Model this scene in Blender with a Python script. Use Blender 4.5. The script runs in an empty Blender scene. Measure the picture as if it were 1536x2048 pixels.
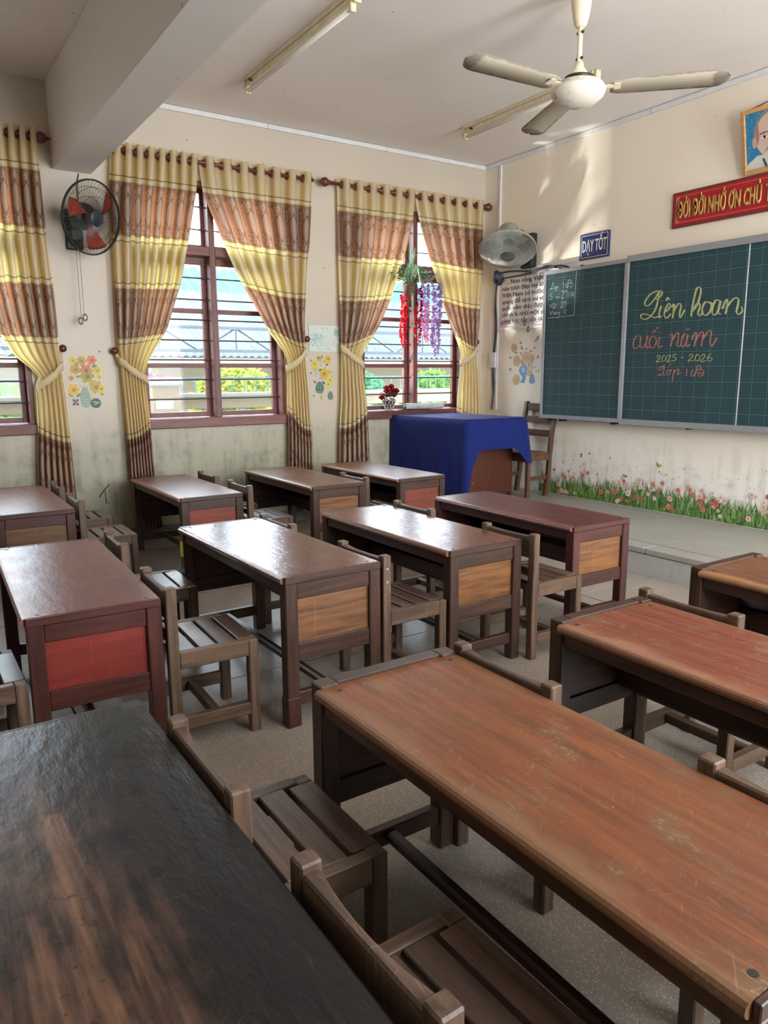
import bpy, bmesh, math, random
from mathutils import Vector, Matrix
random.seed(7)
SC = bpy.context.scene
COL = SC.collection
PI = math.pi
# ------------------------------------------------------------------ camera
cam_data = bpy.data.cameras.new('camera')
cam_data.sensor_fit = 'HORIZONTAL'
cam_data.sensor_width = 36.0
cam_data.lens = 1478.005 / 1536.0 * 36.0
cam_data.clip_start = 0.02
cam_data.clip_end = 300
cam = bpy.data.objects.new('camera', cam_data)
COL.objects.link(cam)
_R = Matrix(((0.553639, 0.832737, -0.005732), (-0.149354, 0.106063, 0.983079), (-0.819254, 0.543415, -0.183093)))                       # rows: right, up, forward
_m = Matrix((_R[0], _R[1], -_R[2])).transposed().to_4x4()
_m.translation = Vector((6.6016, -5.7488, 1.45))
cam.matrix_world = _m
SC.camera = cam
# ------------------------------------------------------------------ view transform
SC.view_settings.view_transform = 'Standard'
SC.view_settings.look = 'None'
SC.view_settings.gamma = 1.0
SC.view_settings.use_curve_mapping = False
SC.view_settings.exposure = 0.45
SC.cycles.use_denoising = True
SC.cycles.max_bounces = 10
SC.cycles.diffuse_bounces = 5
SC.cycles.transparent_max_bounces = 24
SC.cycles.sample_clamp_indirect = 8.0
SC.cycles.caustics_reflective = False
SC.cycles.caustics_refractive = False
# ------------------------------------------------------------------ sky
world = bpy.data.worlds.new('sky')
SC.world = world
world.use_nodes = True
_nt = world.node_tree
_nt.nodes.clear()
_out = _nt.nodes.new('ShaderNodeOutputWorld')
_bg = _nt.nodes.new('ShaderNodeBackground')
_bg.inputs['Strength'].default_value = 9.5
_tc = _nt.nodes.new('ShaderNodeTexCoord')
_sep = _nt.nodes.new('ShaderNodeSeparateXYZ')
_rmp = _nt.nodes.new('ShaderNodeValToRGB')
_rmp.color_ramp.elements[0].position = 0.0
_rmp.color_ramp.elements[0].color = (0.90, 0.95, 1.0, 1)
_rmp.color_ramp.elements[1].position = 0.8
_rmp.color_ramp.elements[1].color = (0.72, 0.85, 1.0, 1)
_nt.links.new(_tc.outputs['Generated'], _sep.inputs[0])
_nt.links.new(_sep.outputs['Z'], _rmp.inputs[0])
_nt.links.new(_rmp.outputs[0], _bg.inputs['Color'])
_nt.links.new(_bg.outputs[0], _out.inputs['Surface'])
# ------------------------------------------------------------------ daylight and added fill
HC = 3.69          # ceiling height
ROOM_X, ROOM_Y = 8.2, -7.6
WIN_Z0, WIN_Z1 = 1.07, 3.12
WINDOWS_LEFT = [-0.95, -3.195, -5.44]          # centres of the three windows
WIN_HALF = 0.68
OPEN_RIGHT = [(-4.2, -2.8, 1.07, 3.12), (-1.85, -0.65, 0.2, 3.12)]
def area_light(name, loc, direction, sx, sy, watts, color, portal=False):
    d = bpy.data.lights.new(name, 'AREA')
    d.shape = 'RECTANGLE'; d.size = sx; d.size_y = sy
    d.energy = watts; d.color = color
    if portal:
        d.cycles.is_portal = True
    o = bpy.data.objects.new(name, d)
    COL.objects.link(o)
    o.location = loc
    o.rotation_euler = Vector(direction).to_track_quat('-Z', 'Y').to_euler()
    return o
for yc in WINDOWS_LEFT:
    area_light('window_portal', (-0.30, yc, 2.095), (1, 0, 0), 1.36, 2.05, 1, (1, 1, 1), portal=True)
for y0, y1, z0, z1 in OPEN_RIGHT:        # area lamps added behind unseen right-wall openings to lift the room light
    area_light('window_daylight', (ROOM_X + 0.12, (y0 + y1) / 2, (z0 + z1) / 2), (-1, 0, 0), y1 - y0, z1 - z0,
               28.0 * (y1 - y0) * (z1 - z0), (1.0, 0.985, 0.965))
# gleam of the sun on the polished corridor floor, thrown up through the window
_gd = bpy.data.lights.new('floor_gleam', 'SPOT'); _gd.energy = 2200; _gd.spot_size = math.radians(24); _gd.spot_blend = 0.3; _gd.shadow_soft_size = 0.09; _gd.color = (1.0, 0.96, 0.88)
_go = bpy.data.objects.new('floor_gleam', _gd); COL.objects.link(_go); _go.location = (-1.8, -3.0, 0.15)
_go.rotation_euler = (Vector((1.2, 0.0, 3.05)) - Vector(_go.location)).to_track_quat('-Z', 'Y').to_euler()
# ------------------------------------------------------------------ node helper
class Ex:
    """A socket (or number) that does arithmetic as shader math nodes."""
    def __init__(s, g, v): s.g = g; s.v = v
    def _b(s, op, o, r=False):
        o = o.v if isinstance(o, Ex) else o
        return s.g.m(op, o, s.v) if r else s.g.m(op, s.v, o)
    def __add__(s, o): return s._b('ADD', o)
    __radd__ = __add__
    def __sub__(s, o): return s._b('SUBTRACT', o)
    def __rsub__(s, o): return s._b('SUBTRACT', o, True)
    def __mul__(s, o): return s._b('MULTIPLY', o)
    __rmul__ = __mul__
    def __truediv__(s, o): return s._b('DIVIDE', o)
    def __rtruediv__(s, o): return s._b('DIVIDE', o, True)
    def lt(s, o): return s._b('LESS_THAN', o)
    def gt(s, o): return s._b('GREATER_THAN', o)
    def mx(s, o): return s._b('MAXIMUM', o)
    def mn(s, o): return s._b('MINIMUM', o)
    def pw(s, o): return s._b('POWER', o)
    def abs(s): return s.g.m('ABSOLUTE', s.v)
    def fract(s): return s.g.m('FRACT', s.v)
    def sqrt(s): return s.g.m('SQRT', s.v)
    def sin(s): return s.g.m('SINE', s.v)
    def ss(s, a, b):
        n = s.g.nt.nodes.new('ShaderNodeMapRange'); n.interpolation_type = 'SMOOTHSTEP'
        s.g.plug(n.inputs['Value'], s.v)
        n.inputs['From Min'].default_value = a; n.inputs['From Max'].default_value = b
        return Ex(s.g, n.outputs['Result'])
class G:
    def __init__(s, name):
        s.mat = bpy.data.materials.new(name); s.mat.use_nodes = True
        s.nt = s.mat.node_tree; s.nt.nodes.clear()
        s.out = s.nt.nodes.new('ShaderNodeOutputMaterial')
        s._tc = None
    def plug(s, inp, v):
        if isinstance(v, Ex): v = v.v
        if hasattr(v, 'is_output'): s.nt.links.new(v, inp)
        elif v is not None:
            if isinstance(v, (tuple, list)) and len(v) == 3 and inp.type == 'RGBA': v = (*v, 1)
            inp.default_value = v
    def m(s, op, a, b=None):
        n = s.nt.nodes.new('ShaderNodeMath'); n.operation = op
        s.plug(n.inputs[0], a)
        if b is not None: s.plug(n.inputs[1], b)
        return Ex(s, n.outputs[0])
    def coord(s, which='Object'):
        if s._tc is None: s._tc = s.nt.nodes.new('ShaderNodeTexCoord')
        return s._tc.outputs[which]
    def xyz(s, v):
        n = s.nt.nodes.new('ShaderNodeSeparateXYZ'); s.plug(n.inputs[0], v)
        return [Ex(s, o) for o in n.outputs]
    def vec(s, x, y, z):
        n = s.nt.nodes.new('ShaderNodeCombineXYZ')
        for i, v in enumerate((x, y, z)): s.plug(n.inputs[i], v)
        return n.outputs[0]
    def mapv(s, v, scale=(1, 1, 1), rot=(0, 0, 0), loc=(0, 0, 0)):
        n = s.nt.nodes.new('ShaderNodeMapping'); s.plug(n.inputs['Vector'], v)
        n.inputs['Scale'].default_value = scale; n.inputs['Rotation'].default_value = rot
        s.plug(n.inputs['Location'], loc)
        return n.outputs[0]
    def noise(s, v, scale, detail=3, rough=0.55, dist=0.0):
        n = s.nt.nodes.new('ShaderNodeTexNoise'); s.plug(n.inputs['Vector'], v)
        n.inputs['Scale'].default_value = scale; n.inputs['Detail'].default_value = detail
        n.inputs['Roughness'].default_value = rough; n.inputs['Distortion'].default_value = dist
        return Ex(s, n.outputs['Fac'])
    def voro(s, v, scale, feat='F1'):
        n = s.nt.nodes.new('ShaderNodeTexVoronoi'); s.plug(n.inputs['Vector'], v); n.feature = feat
        n.inputs['Scale'].default_value = scale
        return n
    def mix(s, f, a, b, mode='MIX'):
        n = s.nt.nodes.new('ShaderNodeMix'); n.data_type = 'RGBA'; n.blend_type = mode
        s.plug(n.inputs['Factor'], f); s.plug(n.inputs['A'], a) if False else None
        s.plug(n.inputs[6], a); s.plug(n.inputs[7], b)
        return n.outputs[2]
    def rand(s):
        n = s.nt.nodes.new('ShaderNodeObjectInfo'); return Ex(s, n.outputs['Random'])
    def bump(s, h, strength=0.2, dist=0.01):
        n = s.nt.nodes.new('ShaderNodeBump'); s.plug(n.inputs['Height'], h)
        n.inputs['Strength'].default_value = strength; n.inputs['Distance'].default_value = dist
        return n.outputs[0]
    def pbr(s, color, rough=0.6, metal=0.0, normal=None, spec=0.5, coat=0.0):
        n = s.nt.nodes.new('ShaderNodeBsdfPrincipled')
        s.plug(n.inputs['Base Color'], color); s.plug(n.inputs['Roughness'], rough)
        s.plug(n.inputs['Metallic'], metal); s.plug(n.inputs['Specular IOR Level'], spec)
        if coat: n.inputs['Coat Weight'].default_value = coat; n.inputs['Coat Roughness'].default_value = 0.12
        if normal is not None: s.plug(n.inputs['Normal'], normal)
        s.nt.links.new(n.outputs[0], s.out.inputs['Surface'])
        return n
def rgb(r, g, b):
    f = lambda c: ((c / 255 + 0.055) / 1.055) ** 2.4 if c > 10 else c / 255 / 12.92
    return (f(r), f(g), f(b))
_mc = {}
def plain(name, color, rough=0.6, metal=0.0, vary=0.12, spec=0.5, nscale=18.0):
    """A painted, plastic or metal surface with slight uneven colour."""
    if name in _mc: return _mc[name]
    g = G(name); v = g.coord()
    n = g.noise(v, nscale, 4, 0.6)
    c2 = tuple(max(0, c * (1 - vary * 2)) for c in color)
    g.pbr(g.mix(n.ss(0.3, 0.7), c2, color), n * 0.15 + (rough - 0.07), metal, spec=spec)
    _mc[name] = g.mat
    return g.mat
# ------------------------------------------------------------------ mesh helper
class MB:
    def __init__(s): s.v = []; s.f = []; s.c = []; s.uv = None; s.smooth = False
    def add(s, vs, fs, col=None, M=None):
        b = len(s.v)
        for p in vs: s.v.append(tuple(M @ Vector(p)) if M is not None else tuple(p))
        for f in fs: s.f.append(tuple(b + i for i in f)); s.c.append(col)
        return s
    def box(s, x0, y0, z0, x1, y1, z1, bev=0.0, M=None, col=None):
        if bev <= 0:
            vs = [(x0, y0, z0), (x1, y0, z0), (x1, y1, z0), (x0, y1, z0), (x0, y0, z1), (x1, y0, z1), (x1, y1, z1), (x0, y1, z1)]
            fs = [(3, 2, 1, 0), (4, 5, 6, 7), (0, 1, 5, 4), (1, 2, 6, 5), (2, 3, 7, 6), (3, 0, 4, 7)]
            return s.add(vs, fs, col, M)
        lo = (x0, y0, z0); hi = (x1, y1, z1)
        bev = min(bev, (x1 - x0) * .45, (y1 - y0) * .45, (z1 - z0) * .45)
        vs = []; idx = {}
        for cx in (0, 1):
            for cy in (0, 1):
                for cz in (0, 1):
                    c = (cx, cy, cz)
                    for a in range(3):
                        p = []
                        for k in range(3):
                            e = hi[k] if c[k] else lo[k]
                            if k != a: e += -bev if c[k] else bev
                            p.append(e)
                        idx[(c, a)] = len(vs); vs.append(tuple(p))
        fs = []
        for a in range(3):
            u, w = [(1, 2), (2, 0), (0, 1)][a]
            for sgn in (0, 1):
                q = []
                for (cu, cw) in ((0, 0), (1, 0), (1, 1), (0, 1)):
                    c = [0, 0, 0]; c[a] = sgn; c[u] = cu; c[w] = cw
                    q.append(idx[(tuple(c), a)])
                fs.append(tuple(q) if sgn else tuple(reversed(q)))
        for a in range(3):
            u, w = [(1, 2), (2, 0), (0, 1)][a]
            for cu in (0, 1):
                for cw in (0, 1):
                    c0 = [0, 0, 0]; c1 = [0, 0, 0]; c0[a] = 0; c1[a] = 1
                    c0[u] = c1[u] = cu; c0[w] = c1[w] = cw
                    q = [idx[(tuple(c0), u)], idx[(tuple(c1), u)], idx[(tuple(c1), w)], idx[(tuple(c0), w)]]
                    if cu == cw: q = q[::-1]
                    fs.append(tuple(q))
        for cx in (0, 1):
            for cy in (0, 1):
                for cz in (0, 1):
                    c = (cx, cy, cz)
                    q = [idx[(c, 0)], idx[(c, 1)], idx[(c, 2)]]
                    if (cx + cy + cz) % 2 == 0: q = q[::-1]
                    fs.append(tuple(q))
        return s.add(vs, fs, col, M)
    def tube(s, pts, r, n=8, col=None, M=None, cap=True):
        pts = [Vector(p) for p in pts]; rs = r if isinstance(r, (list, tuple)) else [r] * len(pts)
        vs = []; fs = []; up = None
        for i, p in enumerate(pts):
            t = (pts[min(i + 1, len(pts) - 1)] - pts[max(i - 1, 0)]).normalized()
            if up is None: up = Vector((0, 0, 1)) if abs(t.z) < .9 else Vector((1, 0, 0))
            a = t.cross(up)
            if a.length < 1e-5: a = t.orthogonal()
            a.normalize(); b = a.cross(t).normalized(); up = b
            for k in range(n):
                th = 2 * PI * k / n
                vs.append(p + (a * math.cos(th) + b * math.sin(th)) * rs[i])
        for i in range(len(pts) - 1):
            for k in range(n):
                k2 = (k + 1) % n
                fs.append((i * n + k2, i * n + k, (i + 1) * n + k, (i + 1) * n + k2))
        if cap:
            fs.append(tuple(range(n))); e = (len(pts) - 1) * n
            fs.append(tuple(e + k for k in reversed(range(n))))
        return s.add(vs, fs, col, M)
    def lathe(s, prof, n=20, M=None, col=None):
        """prof: (radius, z) pairs turned about z."""
        vs = []; fs = []; ids = []
        for r, z in prof:
            if r < 1e-6: ids.append([len(vs)]); vs.append((0, 0, z))
            else:
                ids.append(list(range(len(vs), len(vs) + n)))
                for k in range(n): vs.append((r * math.cos(2 * PI * k / n), r * math.sin(2 * PI * k / n), z))
        for a, b in zip(ids, ids[1:]):
            for k in range(n):
                k2 = (k + 1) % n
                q = [a[k % len(a)], a[k2 % len(a)], b[k2 % len(b)], b[k % len(b)]]
                q2 = []
                for i in q:
                    if i not in q2: q2.append(i)
                if len(q2) >= 3: fs.append(tuple(q2))
        return s.add(vs, fs, col, M)
    def ring(s, R, r, n=20, k=6, M=None, col=None):
        vs = []; fs = []
        for i in range(n):
            a = 2 * PI * i / n
            for j in range(k):
                b = 2 * PI * j / k
                vs.append(((R + r * math.cos(b)) * math.cos(a), (R + r * math.cos(b)) * math.sin(a), r * math.sin(b)))
        for i in range(n):
            for j in range(k):
                i2 = (i + 1) % n; j2 = (j + 1) % k
                fs.append((i * k + j, i2 * k + j, i2 * k + j2, i * k + j2))
        return s.add(vs, fs, col, M)
    def ball(s, c, r, n=10, m=6, col=None, sc=(1, 1, 1)):
        prof = [(math.sin(PI * i / m) * r, -math.cos(PI * i / m) * r) for i in range(m + 1)]
        prof[0] = (0, -r); prof[-1] = (0, r)
        return s.lathe(prof, n, Matrix.Translation(c) @ Matrix.Diagonal((*sc, 1)), col)
    def mesh(s, name):
        me = bpy.data.meshes.new(name)
        me.from_pydata([tuple(p) for p in s.v], [], s.f)
        if any(c is not None for c in s.c):
            at = me.color_attributes.new('Col', 'FLOAT_COLOR', 'CORNER')
            li = 0
            for p, c in zip(me.polygons, s.c):
                for _ in range(p.loop_total):
                    at.data[li].color = (*(c or (1, 1, 1)), 1); li += 1
        if s.uv is not None:
            ul = me.uv_layers.new(name='UVMap')
            for lp in me.loops: ul.data[lp.index].uv = s.uv[lp.vertex_index]
        if s.smooth: me.polygons.foreach_set('use_smooth', [True] * len(me.polygons))
        me.update()
        return me
    def build(s, name, mat, parent=None, smooth=None):
        if smooth is not None: s.smooth = smooth
        return link(name, s.mesh(name), mat, parent)
def link(name, me, mat=None, parent=None):
    o = bpy.data.objects.new(name, me); COL.objects.link(o)
    if mat is not None:
        if not me.materials: me.materials.append(mat)
        else:
            o.material_slots[0].link = 'OBJECT'; o.material_slots[0].material = mat
    if parent is not None: o.parent = parent
    return o
def bevel_mod(o, w=0.003, seg=2):
    m = o.modifiers.new('bevel', 'BEVEL'); m.width = w; m.segments = seg; m.limit_method = 'ANGLE'
    return o
def thing(name, label, cat, loc=(0, 0, 0), rz=0.0, group=None):
    o = bpy.data.objects.new(name, None); COL.objects.link(o)
    o.empty_display_size = 0.1
    o.location = loc; o.rotation_euler = (0, 0, rz)
    return tag(o, label, cat, group)
def tag(o, label, cat, group=None, kind=None):
    o['label'] = label; o['category'] = cat
    if group: o['group'] = group
    if kind: o['kind'] = kind
    return o
def struct(o, label=None):
    o['kind'] = 'structure'
    if label: o['label'] = label
    return o
def axis_matrix(origin, axis, upv=(0, 0, 1)):
    """z of the local frame along axis."""
    z = Vector(axis).normalized(); x = Vector(upv).cross(z)
    if x.length < 1e-4: x = Vector((1, 0, 0))
    x.normalize(); y = z.cross(x)
    m = Matrix((x, y, z)).transposed().to_4x4(); m.translation = Vector(origin)
    return m
def spline(pts, sub=6):
    """Catmull-Rom through points."""
    P = [Vector(p) for p in pts]
    if len(P) < 3: return P
    out = []
    for i in range(len(P) - 1):
        p0 = P[max(i - 1, 0)]; p1 = P[i]; p2 = P[i + 1]; p3 = P[min(i + 2, len(P) - 1)]
        for k in range(sub):
            t = k / sub
            out.append(0.5 * ((2 * p1) + (p2 - p0) * t + (2 * p0 - 5 * p1 + 4 * p2 - p3) * t * t + (3 * p1 - p0 - 3 * p2 + p3) * t ** 3))
    out.append(P[-1])
    return out
def lerp_table(tab, z):
    """tab: list of (z, y) in falling z."""
    if z >= tab[0][0]: return tab[0][1]
    for (z0, y0), (z1, y1) in zip(tab, tab[1:]):
        if z0 >= z >= z1: return y1 if z0 == z1 else y0 + (y1 - y0) * (z0 - z) / (z0 - z1)
    return tab[-1][1]
def text(name, body, mat, parent, origin, xdir, ydir, height, width=None, extrude=0.001, bold=0.0, shear=0.0, wmax=None):
    """Lettering as a real font object, fitted to a width; converted to mesh."""
    cu = bpy.data.curves.new(name, 'FONT'); cu.body = body
    cu.size = 1.0; cu.extrude = 0.0; cu.offset = bold; cu.shear = shear; cu.resolution_u = 2
    tmp = bpy.data.objects.new(name, cu); COL.objects.link(tmp)
    dg = bpy.context.evaluated_depsgraph_get()
    me = bpy.data.meshes.new_from_object(tmp.evaluated_get(dg))
    COL.objects.unlink(tmp); bpy.data.objects.remove(tmp); bpy.data.curves.remove(cu)
    xs = [v.co.x for v in me.vertices] or [0, 1]
    x0, x1 = min(xs), max(xs)
    sx = (width / (x1 - x0)) if width else height
    if wmax and (x1 - x0) * height > wmax: sx = wmax / (x1 - x0)
    X = Vector(xdir).normalized(); Y = Vector(ydir).normalized(); N = X.cross(Y)
    for v in me.vertices:
        v.co = Vector(origin) + X * ((v.co.x - x0) * sx) + Y * (v.co.y * height)
    if extrude > 0:
        bm = bmesh.new(); bm.from_mesh(me)
        r = bmesh.ops.extrude_face_region(bm, geom=bm.faces[:])
        vv = [e for e in r['geom'] if isinstance(e, bmesh.types.BMVert)]
        bmesh.ops.translate(bm, vec=N * extrude, verts=vv)
        bmesh.ops.recalc_face_normals(bm, faces=bm.faces[:])
        bm.to_mesh(me); bm.free()
    me.materials.clear(); me.materials.append(mat)
    o = bpy.data.objects.new(name, me); COL.objects.link(o); o.parent = parent
    return o
def copy_tree(root):
    c = root.copy(); COL.objects.link(c)
    for ch in list(root.children):
        d = ch.copy(); COL.objects.link(d); d.parent = c
        for g in list(ch.children):
            e = g.copy(); COL.objects.link(e); e.parent = d
    return c
# ------------------------------------------------------------------ materials
def wall_mat(name, base, dirt, lower, zmid, streak=0.5, ceiling=False):
    if name in _mc: return _mc[name]
    g = G(name); v = g.coord(); x, y, z = g.xyz(v)
    big = g.noise(v, 0.9, 4, 0.6); fine = g.noise(v, 7, 5, 0.65); spots = g.noise(v, 22, 3, 0.5)
    col = g.mix(big.ss(0.3, 0.75) * 0.5, base, tuple(c * 0.9 for c in base))
    if not ceiling:
        low = (z * -1.0 + zmid + (big - 0.5) * 0.5).ss(-0.25, 0.35)
        col = g.mix(low * 0.75, col, lower)
        run = g.noise(g.mapv(v, (9, 9, 0.6)), 1.6, 4, 0.6)
        st = low * (fine * 0.55 + run * 0.6).ss(0.52, 0.78) * streak
        col = g.mix(st, col, dirt)
        bl = low * g.noise(v, 2.3, 5, 0.7).ss(0.55, 0.72) * streak
        col = g.mix(bl * 0.7, col, tuple(c * 0.72 for c in dirt))
    nicks = spots.ss(0.70, 0.74) * g.noise(v, 3.1, 2).ss(0.5, 0.6)
    col = g.mix(nicks * 0.55, col, tuple(c * 0.55 for c in dirt))
    g.pbr(col, fine * 0.2 + (0.32 if not ceiling else 0.55), normal=g.bump(fine * 0.6 + big, 0.12, 0.02), spec=0.45)
    _mc[name] = g.mat
    return g.mat
def terrazzo(name, base, chip, dark, rough=0.32):
    if name in _mc: return _mc[name]
    g = G(name); v = g.coord(); r = g.rand()
    vo = g.voro(v, 140); cells = Ex(g, vo.outputs['Distance'])
    cc = g.xyz(vo.outputs['Color'])[0]
    big = g.noise(v, 1.3, 4, 0.6); fine = g.noise(v, 60, 3, 0.6)
    chipm = cells.lt(0.36) * cc.gt(0.45)
    darkm = cells.lt(0.30) * cc.lt(0.16)
    col = g.mix(chipm * 0.8, base, chip)
    col = g.mix(darkm * 0.6, col, dark)
    col = g.mix(big.ss(0.35, 0.75) * 0.35, col, tuple(c * 0.62 for c in base))
    col = g.mix(g.noise(v, 5, 5, 0.7).ss(0.6, 0.78) * 0.3, col, tuple(c * 0.5 for c in base))
    g.pbr(col, big * 0.25 + fine * 0.1 + (rough - 0.12), normal=g.bump(fine, 0.05, 0.004), spec=0.5)
    _mc[name] = g.mat
    return g.mat
def wood(name, base, dark, axis=0, rough=0.42, worn=None, wear=0.3, scratch=0.0, edge=None, ripple=0.0, extra=None, spec=0.5, depth=0.465):
    """Varnished timber; grain runs along the local axis; wear is bare, paler wood."""
    key = (name, axis)
    if key in _mc: return _mc[key]
    g = G(name); v0 = g.coord(); r = g.rand()
    v = g.mapv(v0, loc=g.vec(r * 17.0, r * 31.0, r * 11.0))
    sc = [13.0, 13.0, 13.0]; sc[axis] = 0.9
    grain = g.noise(g.mapv(v, tuple(sc)), 3.0, 6, 0.62, 0.35)
    pores = g.noise(g.mapv(v, tuple(k * 5 for k in sc)), 3.0, 2, 0.5)
    big = g.noise(v, 2.1, 4, 0.6); mid = g.noise(v, 6.5, 5, 0.65)
    tone = r * 0.32 + 0.68
    col = g.mix(grain.ss(0.32, 0.68), dark, base)
    col = g.mix(pores.ss(0.58, 0.75) * 0.35, col, tuple(c * 0.45 for c in dark))
    col = g.mix(big.ss(0.3, 0.7) * 0.45, col, tuple(c * 0.62 for c in base))
    worn = worn or tuple(min(1, c * 1.9 + 0.02) for c in base)
    w = (big * 0.45 + mid * 0.55).ss(0.60 - wear * 0.15, 0.78 - wear * 0.12) * wear
    x, y, z = g.xyz(v0)
    if edge:   # varnish rubbed off along the long front edge
        e = (y * -1.0 + 0.028 + (mid - 0.5) * 0.10 + (big - 0.5) * 0.16).ss(-0.030, 0.030)
        col = g.mix(e * edge, col, worn)
        e2 = (y - (depth - 0.03) + (mid - 0.5) * 0.1).ss(-0.03, 0.03)
        col = g.mix(e2 * edge * 0.5, col, worn)
    col = g.mix(w, col, worn)
    if scratch > 0:
        tot = None
        for a, k in ((0.35, 1.0), (1.35, 2.3), (2.5, 4.1), (1.75, 6.7), (-0.25, 3.3)):
            n = g.noise(g.mapv(g.mapv(v, rot=(0, 0, a), loc=(k, k, 0)), (430, 26, 1)), 0.55, 2, 0.5)
            s_ = n.ss(0.665, 0.75) * g.noise(v, 4.4 + k * 0.7, 3, 0.6).ss(0.47, 0.60)
            tot = s_ if tot is None else tot.mx(s_)
        col = g.mix(tot * scratch, col, tuple(min(1, c * 1.35 + 0.07) for c in worn))
        specks = g.noise(v, 70, 2, 0.5).ss(0.76, 0.80)
        col = g.mix(specks * scratch * 0.8, col, (0.55, 0.5, 0.42))
    if extra: col = extra(g, v0, col, big, mid, grain)
    col = g.mix(1.0, col, g.vec(tone, tone, tone), 'MULTIPLY')
    h = grain * 0.4 + pores * 0.3
    nrm = g.bump(h, 0.16, 0.004)
    if ripple:
        n2 = g.nt.nodes.new('ShaderNodeBump'); g.plug(n2.inputs['Height'], g.noise(g.mapv(v, (1, 2.2, 1)), 14, 3, 0.6))
        n2.inputs['Strength'].default_value = ripple; n2.inputs['Distance'].default_value = 0.01
        g.nt.links.new(nrm, n2.inputs['Normal']); nrm = n2.outputs[0]
    g.pbr(col, mid * 0.22 + w * 0.15 + (rough - 0.11), normal=nrm, spec=spec)
    _mc[key] = g.mat
    return g.mat
def glass_mat():
    if 'glass' in _mc: return _mc['glass']
    g = G('window_glass')
    t = g.nt.nodes.new('ShaderNodeBsdfTransparent'); t.inputs[0].default_value = (0.96, 0.985, 0.99, 1)
    gl = g.nt.nodes.new('ShaderNodeBsdfGlossy'); gl.inputs['Roughness'].default_value = 0.03
    lw = g.nt.nodes.new('ShaderNodeLayerWeight'); lw.inputs[0].default_value = 0.5
    fac = Ex(g, lw.outputs['Facing']).pw(5.0) * 0.3 + 0.01
    mx = g.nt.nodes.new('ShaderNodeMixShader')
    g.plug(mx.inputs[0], fac); g.nt.links.new(t.outputs[0], mx.inputs[1]); g.nt.links.new(gl.outputs[0], mx.inputs[2])
    g.nt.links.new(mx.outputs[0], g.out.inputs['Surface'])
    _mc['glass'] = g.mat
    return g.mat
def print_mat(name='printed_colour', rough=0.5, spec=0.4):
    """Flat print: ink colours carried by the mesh."""
    if name in _mc: return _mc[name]
    g = G(name); n = g.nt.nodes.new('ShaderNodeVertexColor'); n.layer_name = 'Col'
    f = g.noise(g.coord(), 45, 3, 0.6)
    g.pbr(g.mix(f.ss(0.45, 0.8) * 0.3, n.outputs[0], (0.6, 0.56, 0.48)), rough, spec=spec)
    _mc[name] = g.mat
    return g.mat
def leaf_mat(name, color, trans=None):
    if name in _mc: return _mc[name]
    g = G(name); r = g.rand(); f = g.noise(g.coord(), 12, 3)
    c = g.mix((f * 0.6 + r * 0.4).ss(0.3, 0.7), tuple(k * 0.6 for k in color), color)
    d = g.nt.nodes.new('ShaderNodeBsdfDiffuse'); g.plug(d.inputs[0], c)
    t = g.nt.nodes.new('ShaderNodeBsdfTranslucent'); g.plug(t.inputs[0], trans or color)
    mx = g.nt.nodes.new('ShaderNodeMixShader'); mx.inputs[0].default_value = 0.35
    g.nt.links.new(d.outputs[0], mx.inputs[1]); g.nt.links.new(t.outputs[0], mx.inputs[2])
    g.nt.links.new(mx.outputs[0], g.out.inputs['Surface'])
    _mc[name] = g.mat
    return g.mat
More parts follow.
